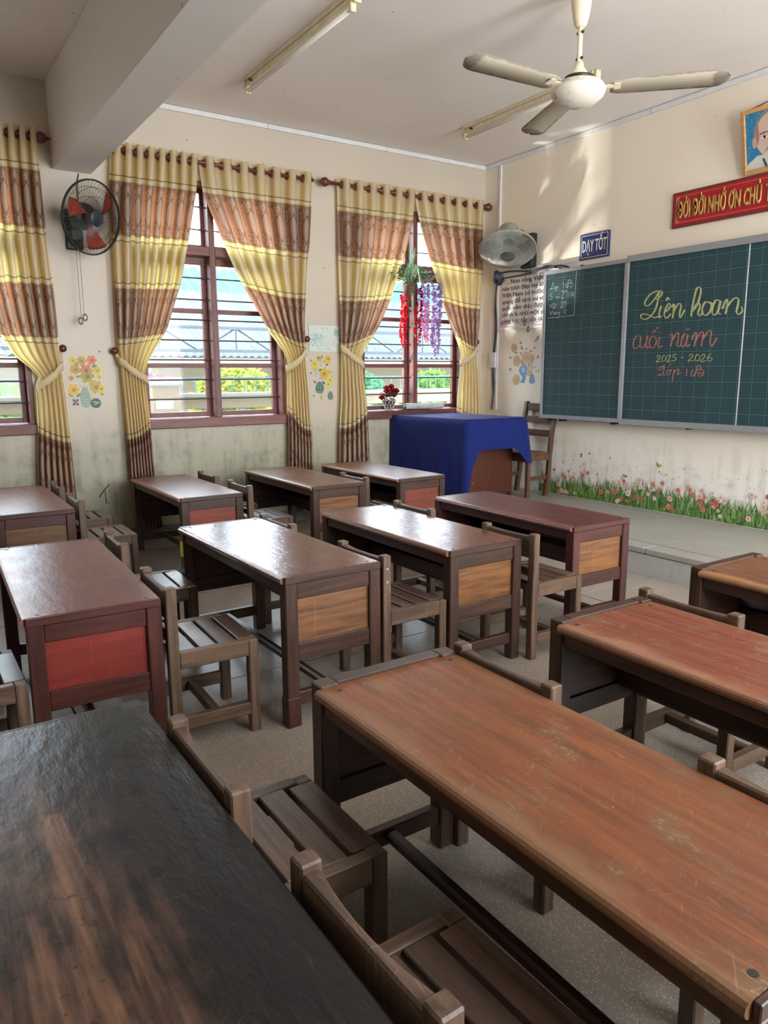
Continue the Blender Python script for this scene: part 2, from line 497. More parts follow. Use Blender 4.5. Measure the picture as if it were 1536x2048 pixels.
def curtain_mat():
    """Banded damask: u counts folds (pattern repeats), v is the height in metres."""
    g = G('damask_curtain')
    uv = g.nt.nodes.new('ShaderNodeUVMap'); uv.uv_map = 'UVMap'
    u, v, _ = g.xyz(uv.outputs[0])
    weave = g.noise(g.vec(u * 60.0, v * 300.0, 0.0), 1.0, 2)
    def band(z0, z1, e=0.002): return v.ss(z0 - e, z0 + e) * (1.0 - v.ss(z1 - e, z1 + e))
    brown = (band(2.585, 3.0) + band(1.755, 2.16) + band(0.0, 0.91)).mn(1.0)
    edges = (3.0, 2.585, 2.16, 1.755, 0.91)
    lines = None; pale = None; grey = None
    for i, e in enumerate(edges):
        s = 1 if i % 2 == 0 else -1          # towards the cream side
        l = band(min(e + s * 0.042, e + s * 0.050), max(e + s * 0.042, e + s * 0.050))
        p = band(min(e + s * 0.014, e + s * 0.034), max(e + s * 0.014, e + s * 0.034))
        q = band(min(e - s * 0.030, e + s * 0.008), max(e - s * 0.030, e + s * 0.008))
        lines = l if lines is None else lines + l
        pale = p if pale is None else pale + p
        grey = q if grey is None else grey + q
    # medallion coordinates
    s = (u.fract() - 0.5) * 0.26
    sa = s.abs()
    def medal(tc):
        t = v - tc; ta = t.abs()
        shell = 0.052 * (1.0 - (ta / 0.115) * (ta / 0.115))
        d = sa - shell                      # <0 inside the leaf-shaped oval
        inside = d.lt(0.0) * ta.lt(0.112)
        rim = d.abs().lt(0.006) * ta.lt(0.125)
        veins = ((ta * 1.0 + sa * 0.9) * 330.0).sin().gt(0.55) * inside
        tot = None
        for cx, cy, R in ((0.070, 0.055, 0.020), (0.072, 0.012, 0.016), (0.040, 0.118, 0.022), (0.075, 0.100, 0.014),
                          (0.020, 0.150, 0.016), (0.048, 0.165, 0.013), (0.0, 0.178, 0.010), (0.082, 0.140, 0.011)):
            dd = ((sa - cx) * (sa - cx) + (ta - cy) * (ta - cy)).sqrt()
            rg = (dd - R).abs().lt(0.0058).mx(dd.lt(R * 0.35))
            tot = rg if tot is None else tot.mx(rg)
        return inside, rim, veins, tot
    i1, r1, v1, s1 = medal(2.79)
    i2, r2, v2, s2 = medal(1.955)
    i3, r3, v3, s3 = medal(0.66)
    i4, r4, v4, s4 = medal(0.27)
    i5, r5, v5, s5 = medal(2.37)
    i6, r6, v6, s6 = medal(1.35)
    ins = i1.mx(i2).mx(i3).mx(i4); rim = r1.mx(r2).mx(r3).mx(r4); vein = v1.mx(v2).mx(v3).mx(v4); scr = s1.mx(s2).mx(s3).mx(s4)
    tone = (i5.mx(i6) * 0.6).mx(s5.mx(s6)).mx(r5.mx(r6))
    cream = g.mix(tone * 0.55, (0.68, 0.62, 0.47), tuple(c * 0.80 for c in (0.68, 0.62, 0.47)))
    light = (0.48, 0.39, 0.30)
    br = g.mix(ins, (0.078, 0.050, 0.039), light)
    br = g.mix(scr, br, light)
    br = g.mix(rim * 0.9, br, tuple(c * 0.45 for c in (0.078, 0.050, 0.039)))
    br = g.mix(vein * 0.5, br, tuple(c * 0.62 for c in light))
    col = g.mix(brown, cream, br)
    col = g.mix(grey.mn(1.0) * 0.8, col, (0.27, 0.26, 0.21))
    col = g.mix(pale.mn(1.0) * 0.9, col, (0.80, 0.76, 0.58))
    col = g.mix(lines.mn(1.0) * 0.9, col, (0.10, 0.085, 0.05))
    col = g.mix(weave.ss(0.4, 0.7) * 0.15, col, (0.2, 0.16, 0.1))
    tl_c = g.mix(brown, (1.0, 0.80, 0.26), (0.52, 0.20, 0.085))
    tl_c = g.mix((scr.mx(ins) * brown) * 0.5, tl_c, (0.66, 0.40, 0.26))
    tl_c = g.mix(lines.mn(1.0) * 0.8, tl_c, (0.15, 0.1, 0.03))
    d = g.nt.nodes.new('ShaderNodeBsdfDiffuse'); g.plug(d.inputs[0], col)
    t = g.nt.nodes.new('ShaderNodeBsdfTranslucent'); g.plug(t.inputs[0], tl_c)
    gl = g.nt.nodes.new('ShaderNodeBsdfGlossy'); gl.inputs[0].default_value = (1, 0.95, 0.85, 1); gl.inputs['Roughness'].default_value = 0.45
    m1 = g.nt.nodes.new('ShaderNodeMixShader'); m1.inputs[0].default_value = 0.55
    g.nt.links.new(d.outputs[0], m1.inputs[1]); g.nt.links.new(t.outputs[0], m1.inputs[2])
    m2 = g.nt.nodes.new('ShaderNodeMixShader'); m2.inputs[0].default_value = 0.05
    g.nt.links.new(m1.outputs[0], m2.inputs[1]); g.nt.links.new(gl.outputs[0], m2.inputs[2])
    g.nt.links.new(m2.outputs[0], g.out.inputs['Surface'])
    return g.mat
def cloth_mat(name, color, rough=0.8, sheen=0.3):
    if name in _mc: return _mc[name]
    g = G(name); v = g.coord()
    n = g.noise(v, 5, 4, 0.6); w = g.noise(g.mapv(v, (1, 1, 1)), 320, 1)
    p = g.pbr(g.mix(n.ss(0.3, 0.7) * 0.35, color, tuple(c * 0.7 for c in color)), rough, normal=g.bump(w, 0.15, 0.002), spec=0.2)
    p.inputs['Sheen Weight'].default_value = sheen
    _mc[name] = g.mat
    return g.mat
def board_mat():
    g = G('chalkboard_green'); x, y, z = g.xyz(g.coord()); v = g.coord()
    def grid(c, step, w):
        f = (c / step).fract() - 0.5
        return (f.abs() - 0.5).abs().lt(w / step)
    fine = grid(x, 0.025, 0.0011).mx(grid(z, 0.025, 0.0011))
    major = grid(x, 0.125, 0.0014).mx(grid(z, 0.125, 0.0014))
    dust = g.noise(g.mapv(v, (2.2, 1, 3.5)), 2.0, 5, 0.65)
    base = rgb(29, 58, 66)
    col = g.mix(dust.ss(0.35, 0.75) * 0.35, base, rgb(48, 76, 82))
    col = g.mix(fine * 0.16, col, rgb(110, 145, 140))
    col = g.mix(major * 0.42, col, rgb(125, 158, 150))
    g.pbr(col, 0.55, spec=0.35)
    return g.mat
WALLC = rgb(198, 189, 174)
M_WALL = wall_mat('cream_wall_paint', WALLC, rgb(112, 110, 92), rgb(152, 154, 132), 1.0, 0.62)  # darker copy of the cream: weaker light put into the colour
M_WALLF = wall_mat('cream_front_wall_paint', rgb(238, 228, 211), rgb(160, 152, 136), rgb(230, 228, 222), 0.75, 0.55)  # lighter copy of the cream: stronger light on this wall put into the colour
M_CEIL = wall_mat('ceiling_paint', rgb(236, 230, 225), rgb(150, 140, 130), WALLC, 0, ceiling=True)
M_BEAM = wall_mat('beam_paint', rgb(224, 220, 219), rgb(150, 140, 130), WALLC, 0, ceiling=True)
M_FLOOR = terrazzo('terrazzo_floor', rgb(148, 138, 128), rgb(196, 184, 168), rgb(92, 84, 76), 0.34)
M_PLAT = terrazzo('terrazzo_platform', rgb(152, 150, 143), rgb(182, 178, 168), rgb(112, 108, 100), 0.42)
M_RISER = terrazzo('terrazzo_riser', rgb(176, 174, 170), rgb(216, 213, 208), rgb(120, 118, 114), 0.4)
M_GROUT = plain('dark_joint', rgb(44, 42, 38), 0.9)
M_BASEB = plain('grey_baseboard_paint', rgb(122, 126, 124), 0.6)
M_TRIM = plain('white_plastic_trim', rgb(222, 224, 226), 0.45, vary=0.04)
M_FRAME = wood('window_frame_paint', rgb(138, 84, 78), rgb(104, 62, 58), 2, 0.45, worn=rgb(165, 110, 100), wear=0.12)
M_FRAMEH = wood('window_frame_paint', rgb(138, 84, 78), rgb(104, 62, 58), 1, 0.45, worn=rgb(165, 110, 100), wear=0.12)
M_BAR = plain('dark_iron_bar', rgb(70, 56, 52), 0.5, 0.3)
M_CREAMP = plain('cream_enamel', rgb(226, 214, 184), 0.4, vary=0.08)
M_IRON = plain('black_metal', rgb(38, 42, 42), 0.45, 0.2)
M_ALU = plain('aluminium_frame', rgb(150, 152, 156), 0.42, 0.35, vary=0.05)
# ------------------------------------------------------------------ room shell
def wall_with_holes(name, mat, axis, pos, thick, a0, a1, z0, z1, holes, parent=None):
    """A wall as boxes around its openings. axis 'x': plane x=pos .. pos+thick, runs along y."""
    b = MB()
    def put(u0, u1, w0, w1):
        if u1 - u0 < 1e-4 or w1 - w0 < 1e-4: return
        lo, hi = min(pos, pos + thick), max(pos, pos + thick)
        if axis == 'x': b.box(lo, u0, w0, hi, u1, w1)
        else: b.box(u0, lo, w0, u1, hi, w1)
    hs = sorted(holes); cur = a0
    for (h0, h1, hz0, hz1) in hs:
        put(cur, h0, z0, z1); put(h0, h1, z0, hz0); put(h0, h1, hz1, z1); cur = h1
    put(cur, a1, z0, z1)
    return struct(b.build(name, mat, parent))
wl_holes = [(yc - WIN_HALF, yc + WIN_HALF, 0.985, WIN_Z1) for yc in WINDOWS_LEFT]
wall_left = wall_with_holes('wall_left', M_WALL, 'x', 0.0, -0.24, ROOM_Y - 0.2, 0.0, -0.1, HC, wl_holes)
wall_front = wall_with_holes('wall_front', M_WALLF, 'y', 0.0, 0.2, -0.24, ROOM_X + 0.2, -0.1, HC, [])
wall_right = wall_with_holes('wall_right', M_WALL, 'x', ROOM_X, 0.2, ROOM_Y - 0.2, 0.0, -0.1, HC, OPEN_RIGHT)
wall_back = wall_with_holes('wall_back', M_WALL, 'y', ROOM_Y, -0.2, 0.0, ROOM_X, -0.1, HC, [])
ceiling = struct(MB().box(-0.24, ROOM_Y - 0.2, HC, ROOM_X + 0.2, 0.2, HC + 0.15).build('ceiling', M_CEIL))
beam = struct(MB().box(0.0, -4.480, 3.05, ROOM_X, -4.185, HC, 0.006).build('ceiling_beam', M_BEAM))
floor = struct(MB().box(0.0, ROOM_Y, -0.1, ROOM_X, 0.0, -0.006).build('floor', M_GROUT))
xj = [0.0, 0.43, 1.90, 3.37, 4.84, 6.31, 7.78, ROOM_X]
yj = [ROOM_Y, -6.795, -5.21, -3.625, -2.04, -1.27]
g_ = 0.0050
for i in range(len(xj) - 1):
    for j in range(len(yj) - 1):
        MB().box(xj[i] + g_, yj[j] + g_, -0.03, xj[i + 1] - g_, yj[j + 1] - g_, 0.0).build('floor_tile', M_FLOOR, floor)
PH = 0.2045
plat = struct(MB().box(0.0, -1.285, -0.006, ROOM_X, 0.0, PH - 0.012).build('platform', M_GROUT))
struct(MB().box(0.0, -1.292, 0.0, ROOM_X, -1.2845, PH - 0.05).build('platform_riser', M_RISER)).parent = plat
xp = [0.0, 0.235, 1.770, 3.305, 4.84, 6.375, ROOM_X]
for i in range(len(xp) - 1):
    MB().box(xp[i] + g_, -1.135 + g_, PH - 0.035, xp[i + 1] - g_, -0.002, PH).build('platform_tile', M_PLAT, plat)
    MB().box(xp[i] + g_ * .5, -1.303, PH - 0.045, xp[i + 1] - g_ * .5, -1.135 - g_, PH, 0.006).build('platform_edge', M_PLAT, plat)
struct(MB().box(0.0, ROOM_Y, 0.0, 0.012, -1.29, 0.118, 0.002).build('baseboard_left', M_BASEB))
# white cable raceway round the top of the walls, and the vertical one in the corner
t1 = struct(MB().box(0.0, -4.185, HC - 0.045, 0.02, -0.0, HC - 0.004, 0.003).build('trim_1', M_TRIM))
t2 = struct(MB().box(0.02, -0.02, HC - 0.045, ROOM_X, 0.0, HC - 0.004, 0.003).build('trim_2', M_TRIM))
for y in (-2.62, -1.32): MB().box(0.0, y - 0.002, HC - 0.046, 0.0207, y + 0.002, HC - 0.003).build('joint', M_ALU, t1)
for x in (1.05, 2.15, 3.25): MB().box(x - 0.002, -0.0207, HC - 0.046, x + 0.002, 0.0, HC - 0.003).build('joint', M_ALU, t2)
t3 = struct(MB().box(0.236, -0.018, 1.05, 0.268, 0.0, HC - 0.045, 0.003).build('trim_3', M_TRIM))
# ------------------------------------------------------------------ windows
BARZ = [1.24, 1.412, 1.589, 1.763, 1.943, 2.12, 2.307]
def make_window(n, yc):
    y0, y1 = yc - WIN_HALF, yc + WIN_HALF
    b = MB()
    b.box(-0.21, y0, WIN_Z0, -0.0, y0 + 0.035, WIN_Z1, 0.003); b.box(-0.21, y1 - 0.035, WIN_Z0, -0.0, y1, WIN_Z1, 0.003)
    b.box(-0.21, y0 + 0.035, WIN_Z1 - 0.045, -0.0, y1 - 0.035, WIN_Z1, 0.003)
    w = struct(b.build('window_%d' % n, M_FRAME))
    w['label'] = ['red-brown framed window behind the hanging planter', 'red-brown framed window in the middle of the left wall', 'red-brown framed window at the far left edge of the view'][n - 1]
    s = MB().box(-0.24, y0 - 0.03, 0.985, 0.045, y1 + 0.03, WIN_Z0, 0.006).build('window_sill', M_FRAMEH, w)
    MB().box(-0.205, yc - 0.0275, WIN_Z0, -0.0, yc + 0.0275, WIN_Z1 - 0.045, 0.003).build('mullion', M_FRAME, w)
    for a, c in ((y0 + 0.035, yc - 0.0275), (yc + 0.0275, y1 - 0.035)):
        MB().box(-0.205, a, 2.495, -0.0, c, 2.572, 0.003).build('transom', M_FRAMEH, w)
        # casement below
        sb = MB()
        for q0, q1 in ((a, a + 0.045), (c - 0.045, c)): sb.box(-0.15, q0, WIN_Z0 + 0.005, -0.11, q1, 2.49, 0.003)
        for r0, r1 in ((WIN_Z0 + 0.005, WIN_Z0 + 0.05), (1.52, 1.56), (2.005, 2.045), (2.43, 2.49)):
            sb.box(-0.15, a + 0.045, r0, -0.11, c - 0.045, r1, 0.003)
        sash = sb.build('sash', M_FRAMEH, w)
        for r0, r1 in ((WIN_Z0 + 0.05, 1.52), (1.56, 2.005), (2.045, 2.43)):
            MB().box(-0.132, a + 0.043, r0 - 0.002, -0.128, c - 0.043, r1 + 0.002).build('pane', glass_mat(), sash)
        # fixed light above
        fb = MB()
        for q0, q1 in ((a, a + 0.03), (c - 0.03, c)): fb.box(-0.15, q0, 2.572, -0.11, q1, WIN_Z1 - 0.045, 0.002)
        for r0, r1 in ((2.572, 2.60), (WIN_Z1 - 0.075, WIN_Z1 - 0.045)): fb.box(-0.15, a + 0.03, r0, -0.11, c - 0.03, r1, 0.002)
        tl = fb.build('toplight', M_FRAMEH, w)
        MB().box(-0.132, a + 0.028, 2.598, -0.128, c - 0.028, WIN_Z1 - 0.073).build('pane', glass_mat(), tl)
        for z in BARZ + [2.72, 2.912]:
            MB().tube([(-0.06, a - 0.004, z), (-0.06, c + 0.004, z)], 0.0065, 8).build('security_bar', M_BAR, w)
    return w
for i, yc in enumerate(WINDOWS_LEFT): make_window(i + 1, yc)
# ------------------------------------------------------------------ outside
M_PARA = plain('parapet_paint', rgb(128, 118, 98), 0.75, vary=0.06)
M_PARACAP = plain('parapet_cap', rgb(134, 130, 124), 0.7, vary=0.06)
M_OCHRE = plain('ochre_pier_paint', rgb(122, 98, 66), 0.75, vary=0.06)
M_RAILB = plain('teal_rail_paint', rgb(58, 110, 128), 0.5)
M_CONC = plain('corridor_concrete', rgb(176, 172, 164), 0.8)
cor = struct(MB().box(-2.25, -14, -0.2, -0.24, 12, -0.02).build('corridor_floor', M_CONC))
ground = struct(MB().box(-60, -60, -3.7, -2.25, 70, -3.5).build('ground', plain('yard_ground', rgb(150, 142, 122), 0.9)))
par = thing('balustrade', 'cream corridor balustrade with teal upright rods outside the windows', 'railing', (-2.0, 0, 0))
MB().box(-0.07, -13, 1.195, 0.09, 11, 1.245, 0.008).build('cap', M_PARACAP, par)
MB().box(-0.05, -13, 1.06, 0.05, 11, 1.195, 0.004).build('beam', M_PARA, par)
MB().box(-0.05, -13, 0.0, 0.05, 11, 0.80, 0.004).build('parapet_panel', M_PARA, par)
MB().box(-0.07, -13, 0.80, 0.07, 11, 0.86, 0.006).build('rail', M_PARACAP, par)
bal = MB().box(-0.035, -0.035, 0.86, 0.035, 0.035, 1.06, 0.004).mesh('baluster')
rod = MB().tube([(0, 0, 1.245), (0, 0, 1.42)], 0.008, 6).mesh('rod')
y = -7.2
while y < 3.4:
    o = link('baluster', bal, M_PARACAP, par); o.location = (0, y, 0); y += 0.46
y = -7.2
while y < 3.4:
    o = link('rod', rod, M_RAILB, par); o.location = (0, y, 0); y += 0.155
MB().tube([(0, -13, 1.42), (0, 11, 1.42)], 0.009, 6).build('top_rail', M_RAILB, par)
pier = thing('balustrade_pier', 'ochre pier of the balustrade with a white notice, seen through the middle window', 'pier', (-1.86, -3.12, 0))
MB().box(-0.04, -0.16, 0.0, 0.08, 0.15, 1.33, 0.006).build('body', M_OCHRE, pier)
MB().box(-0.07, -0.20, 1.33, 0.11, 0.19, 1.43, 0.02).build('cap', M_PARACAP, pier)
MB().box(0.081, -0.13, 1.08, 0.085, 0.07, 1.19).build('notice', plain('white_paper', rgb(140, 142, 146), 0.7, vary=0.02), pier)
# sheds with corrugated roofs across the yard
def corrugated(name, p00, p10, p01, mat, parent, wave=0.16, amp=0.03, seg=10):
    """Roof sheet from eave p00-p10 up to p01; ribs run up the slope."""
    A = Vector(p00); U = Vector(p10) - A; V = Vector(p01) - A
    N = U.cross(V).normalized()
    if N.z < 0: N = -N
    n = int(U.length / wave * 4); b = MB()
    for side in (0, 1):
        base = len(b.v)
        for i in range(n + 1):
            h = amp * math.sin(i * PI / 2) - side * 0.012
            for j in range(2): b.v.append(tuple(A + U * (i / n) + V * j + N * h))
        for i in range(n):
            q = (base + i * 2, base + i * 2 + 2, base + i * 2 + 3, base + i * 2 + 1)
            b.f.append(q if side == 0 else q[::-1]); b.c.append(None)
    return b.build(name, mat, parent)
def roof_mat(name, c1, c2):
    g = G(name); v = g.coord()
    n = g.noise(g.mapv(v, (0.3, 2.0, 0.3)), 1.2, 4, 0.6); f = g.noise(v, 9, 3)
    g.pbr(g.mix((n * 0.7 + f * 0.3).ss(0.35, 0.7), c1, c2), 0.6, spec=0.3)
    return g.mat
M_ROOFG = roof_mat('grey_fibre_cement', rgb(74, 77, 84), rgb(88, 91, 97))
M_ROOFB = roof_mat('blue_sheet_metal', rgb(52, 82, 108), rgb(66, 96, 120))
M_STEEL = plain('pale_truss_steel', rgb(62, 66, 74), 0.5, 0.2)
shed = thing('corrugated_shed', 'long shed with grey corrugated roof and roof trusses beyond the corridor', 'building', (-9.0, 0, -3.5))
corrugated('roof', (0.6, -12, 5.33), (0.6, 22, 5.33), (-3.2, -12, 7.05), M_ROOFG, shed)
MB().box(0.56, -12, 5.16, 0.64, 22, 5.30).build('fascia', M_PARACAP, shed)
MB().box(-3.4, -12, 0, -3.2, 22, 6.95).build('back_wall', M_PARA, shed)
tz0, tz1 = 5.44, 5.90
for k, (nm, z) in enumerate((('bottom_chord', tz0), ('top_chord', tz1))):
    MB().box(0.80, -12, z - 0.03, 0.85, 22, z + 0.03).build(nm, M_STEEL, shed)
y = -6.0
while y < 14:
    MB().tube([(0.825, y, tz0), (0.825, y, tz1)], 0.02, 4).build('post', M_STEEL, shed)
    MB().tube([(0.825, y, tz1), (0.825, y + 0.8, tz0)], 0.018, 4).build('brace', M_STEEL, shed)
    MB().tube([(0.825, y + 1.6, tz1), (0.825, y + 0.8, tz0)], 0.018, 4).build('brace', M_STEEL, shed)
    y += 1.6
for y in (-8, 10, 16): MB().box(0.74, y - 0.08, 0, 0.90, y + 0.08, 5.41).build('column', M_PARACAP, shed)
blue = thing('blue_roofed_hall', 'hall with blue corrugated metal roof rising behind the grey shed', 'building', (-13.2, 0, -3.5))
corrugated('roof', (0.5, -14, 6.75), (0.5, 26, 6.75), (-1.6, -14, 8.0), M_ROOFB, blue, 0.30, 0.05)
MB().box(-1.9, -14, 0, 0.0, 26, 6.6).build('wall', M_PARA, blue)
# greenery in the yard
def bush(name, label, c, r, n, mats, seed, group=None, cat='shrub'):
    rr = random.Random(seed)
    t = thing(name, label, cat, c, 0, group)
    bs = [MB() for _ in mats]
    for i in range(n):
        d = Vector((rr.gauss(0, 1), rr.gauss(0, 1), rr.gauss(0, 1))).normalized() * (rr.random() ** 0.35)
        p = Vector((d.x * r[0], d.y * r[1], r[2] + d.z * r[2]))
        a = Vector((rr.gauss(0, 1), rr.gauss(0, 1), rr.gauss(0, .6))).normalized(); s = rr.uniform(.05, .12)
        bdir = a.orthogonal().normalized() * s * 0.45; a = a * s
        k = 0 if (len(mats) == 1 or rr.random() < 0.72) else 1
        bs[k].add([p - a, p + bdir, p + a, p - bdir], [(0, 1, 2, 3)])
    names = ('foliage', 'blossom')
    for k, (b, m) in enumerate(zip(bs, mats)):
        o = b.build(names[k], m, t); o['kind'] = 'stuff'
    MB().tube([(0, 0, -3.5 - c[2]), (0.05, 0.05, r[2])], [0.07, 0.03], 6).build('stem', plain('bark', rgb(110, 95, 80), 0.9), t)
    return t
LG = leaf_mat('pale_leaf', rgb(122, 152, 84)); LG2 = leaf_mat('yellow_leaf', rgb(154, 160, 80)); LG3 = leaf_mat('cool_leaf', rgb(98, 142, 104))
PINK = leaf_mat('bougainvillea_bract', rgb(224, 70, 176))
bush('bougainvillea', 'pink bougainvillea beyond the balustrade through the middle window', (-4.2, -2.75, 0.35), (.5, .50, .62), 1500, [LG, PINK], 3)
bush('yellow_shrub', 'yellow-green shrub beyond the balustrade at the right of the middle window', (-4.4, -1.20, 0.3), (.6, .72, .66), 1700, [LG2], 4)
bush('leafy_shrub', 'pale green shrub beyond the balustrade through the planter window, left half', (-4.9, 1.25, 0.2), (.55, .85, .68), 1700, [LG3], 5)
bush('leafy_shrub', 'bright green shrub beyond the balustrade through the planter window, right half', (-4.9, 3.0, 0.3), (.55, .75, .62), 1500, [LG], 6)
bush('leafy_shrub', 'pale green shrub beyond the balustrade through the far left window', (-4.2, -5.1, 0.3), (.6, .9, .66), 1700, [LG], 7)
for k, (yy, lab_) in enumerate(((-7.6, 'tall pale shrub in front of the shed, beyond the far left window'), (-0.2, 'tall pale shrub in front of the shed, between the two right windows'), (5.6, 'tall pale shrub in front of the shed, far right beyond the planter window'))):
    bush('tall_shrub', lab_, (-6.4, yy, -0.4), (.7, 1.2, .85), 1800, [LG3 if k % 2 else LG], 30 + k)
# ------------------------------------------------------------------ pupils' desks
DL, DD, DH = 1.248, 0.465, 0.629
LEG = 0.056
def desk_meshes(strip):
    L, D, H = DL, DD, DH
    m = {}
    # board with a rounded nose on the long front edge
    z1, z0 = H, H - 0.03; prof = [(D, z0), (D, z1 - 0.003), (D - 0.004, z1), (0.004, z1)]
    for k in range(1, 6):
        a = PI / 2 + PI * k / 6
        prof.append((0.002 + math.cos(a) * 0.016, (z0 + z1) / 2 + math.sin(a) * 0.015))
    prof.append((0.002, z0))
    b = MB(); n = len(prof); xs = (strip, L - 0.011)
    for x in xs:
        for (y, z) in prof: b.v.append((x, y, z))
    for k in range(n):
        b.f.append((k, (k + 1) % n, n + (k + 1) % n, n + k)); b.c.append(None)
    b.f.append(tuple(range(n))[::-1]); b.c.append(None)
    b.f.append(tuple(n + i for i in range(n))); b.c.append(None)
    m['tabletop'] = b.mesh('tabletop')
    zb = H - 0.031
    m['edge_strip'] = MB().box(L - 0.0105, 0.003, zb + 0.0005, L + 0.002, D, H - 0.0015, 0.002).mesh('edge_strip')
    def leg(x0, y0, top): return MB().box(x0, y0, 0.0, x0 + LEG, y0 + LEG, top, 0.004).mesh('leg')
    t = H + (0.008 if strip > 0.03 else 0.0005)
    m['leg'] = [leg(-0.004, 0.003, t), leg(-0.004, D - LEG, t), leg(L - LEG + 0.002, 0.003, zb), leg(L - LEG + 0.002, D - LEG, zb)]
    y0, y1 = 0.003 + LEG, D - LEG
    xl0, xl1 = 0.006, 0.006 + 0.036; xr0, xr1 = L - 0.046, L - 0.004
    m['top_rail'] = [MB().box(-0.002, y0, 0.535, max(strip - 0.002, 0.012), y1, t, 0.003).mesh('top_rail'), MB().box(xr0, y0, 0.532, xr1, y1, zb, 0.003).mesh('top_rail')]
    m['lower_rail'] = [MB().box(xl0, y0, 0.275, xl1, y1, 0.348, 0.003).mesh('lower_rail'), MB().box(xr0, y0, 0.275, xr1, y1, 0.348, 0.003).mesh('lower_rail')]
    m['end_panel'] = [MB().box(0.018, y0, 0.346, 0.028, y1, 0.537).mesh('end_panel'), MB().box(L - 0.026, y0, 0.346, L - 0.016, y1, 0.534).mesh('end_panel')]
    m['apron'] = MB().box(0.05, 0.012, H - 0.078, L - LEG + 0.002, 0.030, zb, 0.003).mesh('apron')
    m['shelf'] = MB().box(0.042, D - 0.158, 0.4005, L - 0.046, D - 0.0265, 0.411).mesh('shelf')
    m['shelf_rail'] = MB().box(0.042, D - 0.152, 0.337, L - 0.046, D - 0.130, 0.400, 0.003).mesh('shelf_rail')
    m['back_rail'] = MB().box(0.05, D - 0.046, 0.275, L - LEG + 0.002, D - 0.010, 0.3485, 0.003).mesh('back_rail')
    m['back_board'] = MB().box(0.05, D - 0.026, 0.349, L - LEG + 0.002, D - 0.014, zb, 0.002).mesh('back_board')
    m['lining'] = [MB().box(0.0285, y0, 0.349, 0.034, y1, zb - 0.001).mesh('lining'), MB().box(L - 0.034, y0, 0.349, L - 0.0465 + 0.018, y1, zb - 0.001).mesh('lining')]
    m['foot_rail'] = [MB().box(0.010, y0, 0.085, 0.044, y1, 0.140, 0.004).mesh('foot_rail'), MB().box(L - 0.044, y0, 0.085, L - 0.010, y1, 0.140, 0.004).mesh('foot_rail')]
    m['stretcher'] = MB().box(0.044, D * .5 - 0.020, 0.096, L - 0.044, D * .5 + 0.016, 0.132, 0.008).mesh('stretcher')
    m['pegs'] = []
    for px, py in ((strip + 0.035, 0.045), (strip + 0.035, D - 0.045), (L - 0.035, 0.045), (L - 0.035, D - 0.045)):
        m['pegs'].append(MB().lathe([(0.0, H + 0.0006), (0.008, H + 0.0006), (0.009, H - 0.002)], 10, Matrix.Translation((px, py, 0))).mesh('dowel_plug'))
    return m
_dm = {}
FR = dict(dark=(rgb(84, 56, 42), rgb(46, 30, 24)), red=(rgb(84, 41, 34), rgb(50, 24, 22)), brown=(rgb(104, 66, 50), rgb(60, 36, 29)), black=(rgb(52, 40, 34), rgb(26, 22, 20)))
def frame_mats(kind):
    b, d = FR[kind]
    return [wood('frame_wood_' + kind, b, d, a, 0.42, worn=tuple(c * 1.75 for c in b), wear=0.30, scratch=0.10) for a in (0, 1, 2)]
PANELS = dict(orange=(rgb(150, 72, 52), rgb(126, 56, 42)), scarlet=(rgb(146, 50, 40), rgb(120, 36, 31)), tan=(rgb(156, 108, 70), rgb(92, 58, 36)),
              honey=(rgb(162, 108, 58), rgb(92, 56, 31)), straw=(rgb(140, 102, 66), rgb(92, 62, 38)))
def panel_mat(kind):
    b, d = PANELS[kind]
    return wood('panel_wood_' + kind, b, d, 1, 0.45, wear=0.22, scratch=0.25)
def wear_black(g, v0, col, big, mid, grain):
    """Black lacquer rubbed through to brown wood over the pupils' side."""
    x, y, z = g.xyz(v0)
    n = (mid - 0.5) * 0.16 + (big - 0.5) * 0.22
    a = (x * 1.0 - 0.24 + n * 1.4).ss(-0.02, 0.22) * (0.215 - y + n * 0.6 + (x - 0.3) * 0.11).ss(-0.03, 0.06)
    streak = g.noise(g.mapv(v0, (1.6, 13, 1)), 1.7, 4, 0.6)
    a = a * (streak * 0.65 + mid * 0.5).ss(0.40, 0.72)
    brown = g.mix(grain.ss(0.35, 0.65), rgb(66, 48, 41), rgb(134, 98, 74))
    pits = g.noise(v0, 55, 3, 0.6).ss(0.62, 0.7)
    brown = g.mix(pits * 0.7, brown, rgb(40, 30, 27))
    b2 = (streak + mid * 0.4).ss(0.62, 0.85) * 0.3 * (0.5 - y).ss(0.1, 0.3)
    col = g.mix(b2, col, rgb(92, 66, 56))
    return g.mix(a, col, brown)
def wear_brown(g, v0, col, big, mid, grain):
    """Red-brown varnish, blotched and rubbed to olive-grey wood."""
    p1 = g.noise(g.mapv(v0, (1.0, 2.6, 1)), 3.1, 5, 0.62); p2 = g.noise(g.mapv(v0, (1.3, 3.0, 1), loc=(5, 2, 0)), 4.3, 5, 0.65)
    col = g.mix(p1.ss(0.52, 0.68) * 0.55, col, rgb(120, 50, 32))
    col = g.mix(p2.ss(0.50, 0.66) * 0.55, col, rgb(118, 90, 62))
    fine = g.noise(v0, 120, 3, 0.6)
    return g.mix((p2.ss(0.56, 0.70) * fine.ss(0.5, 0.62)) * 0.5, col, rgb(176, 152, 124))
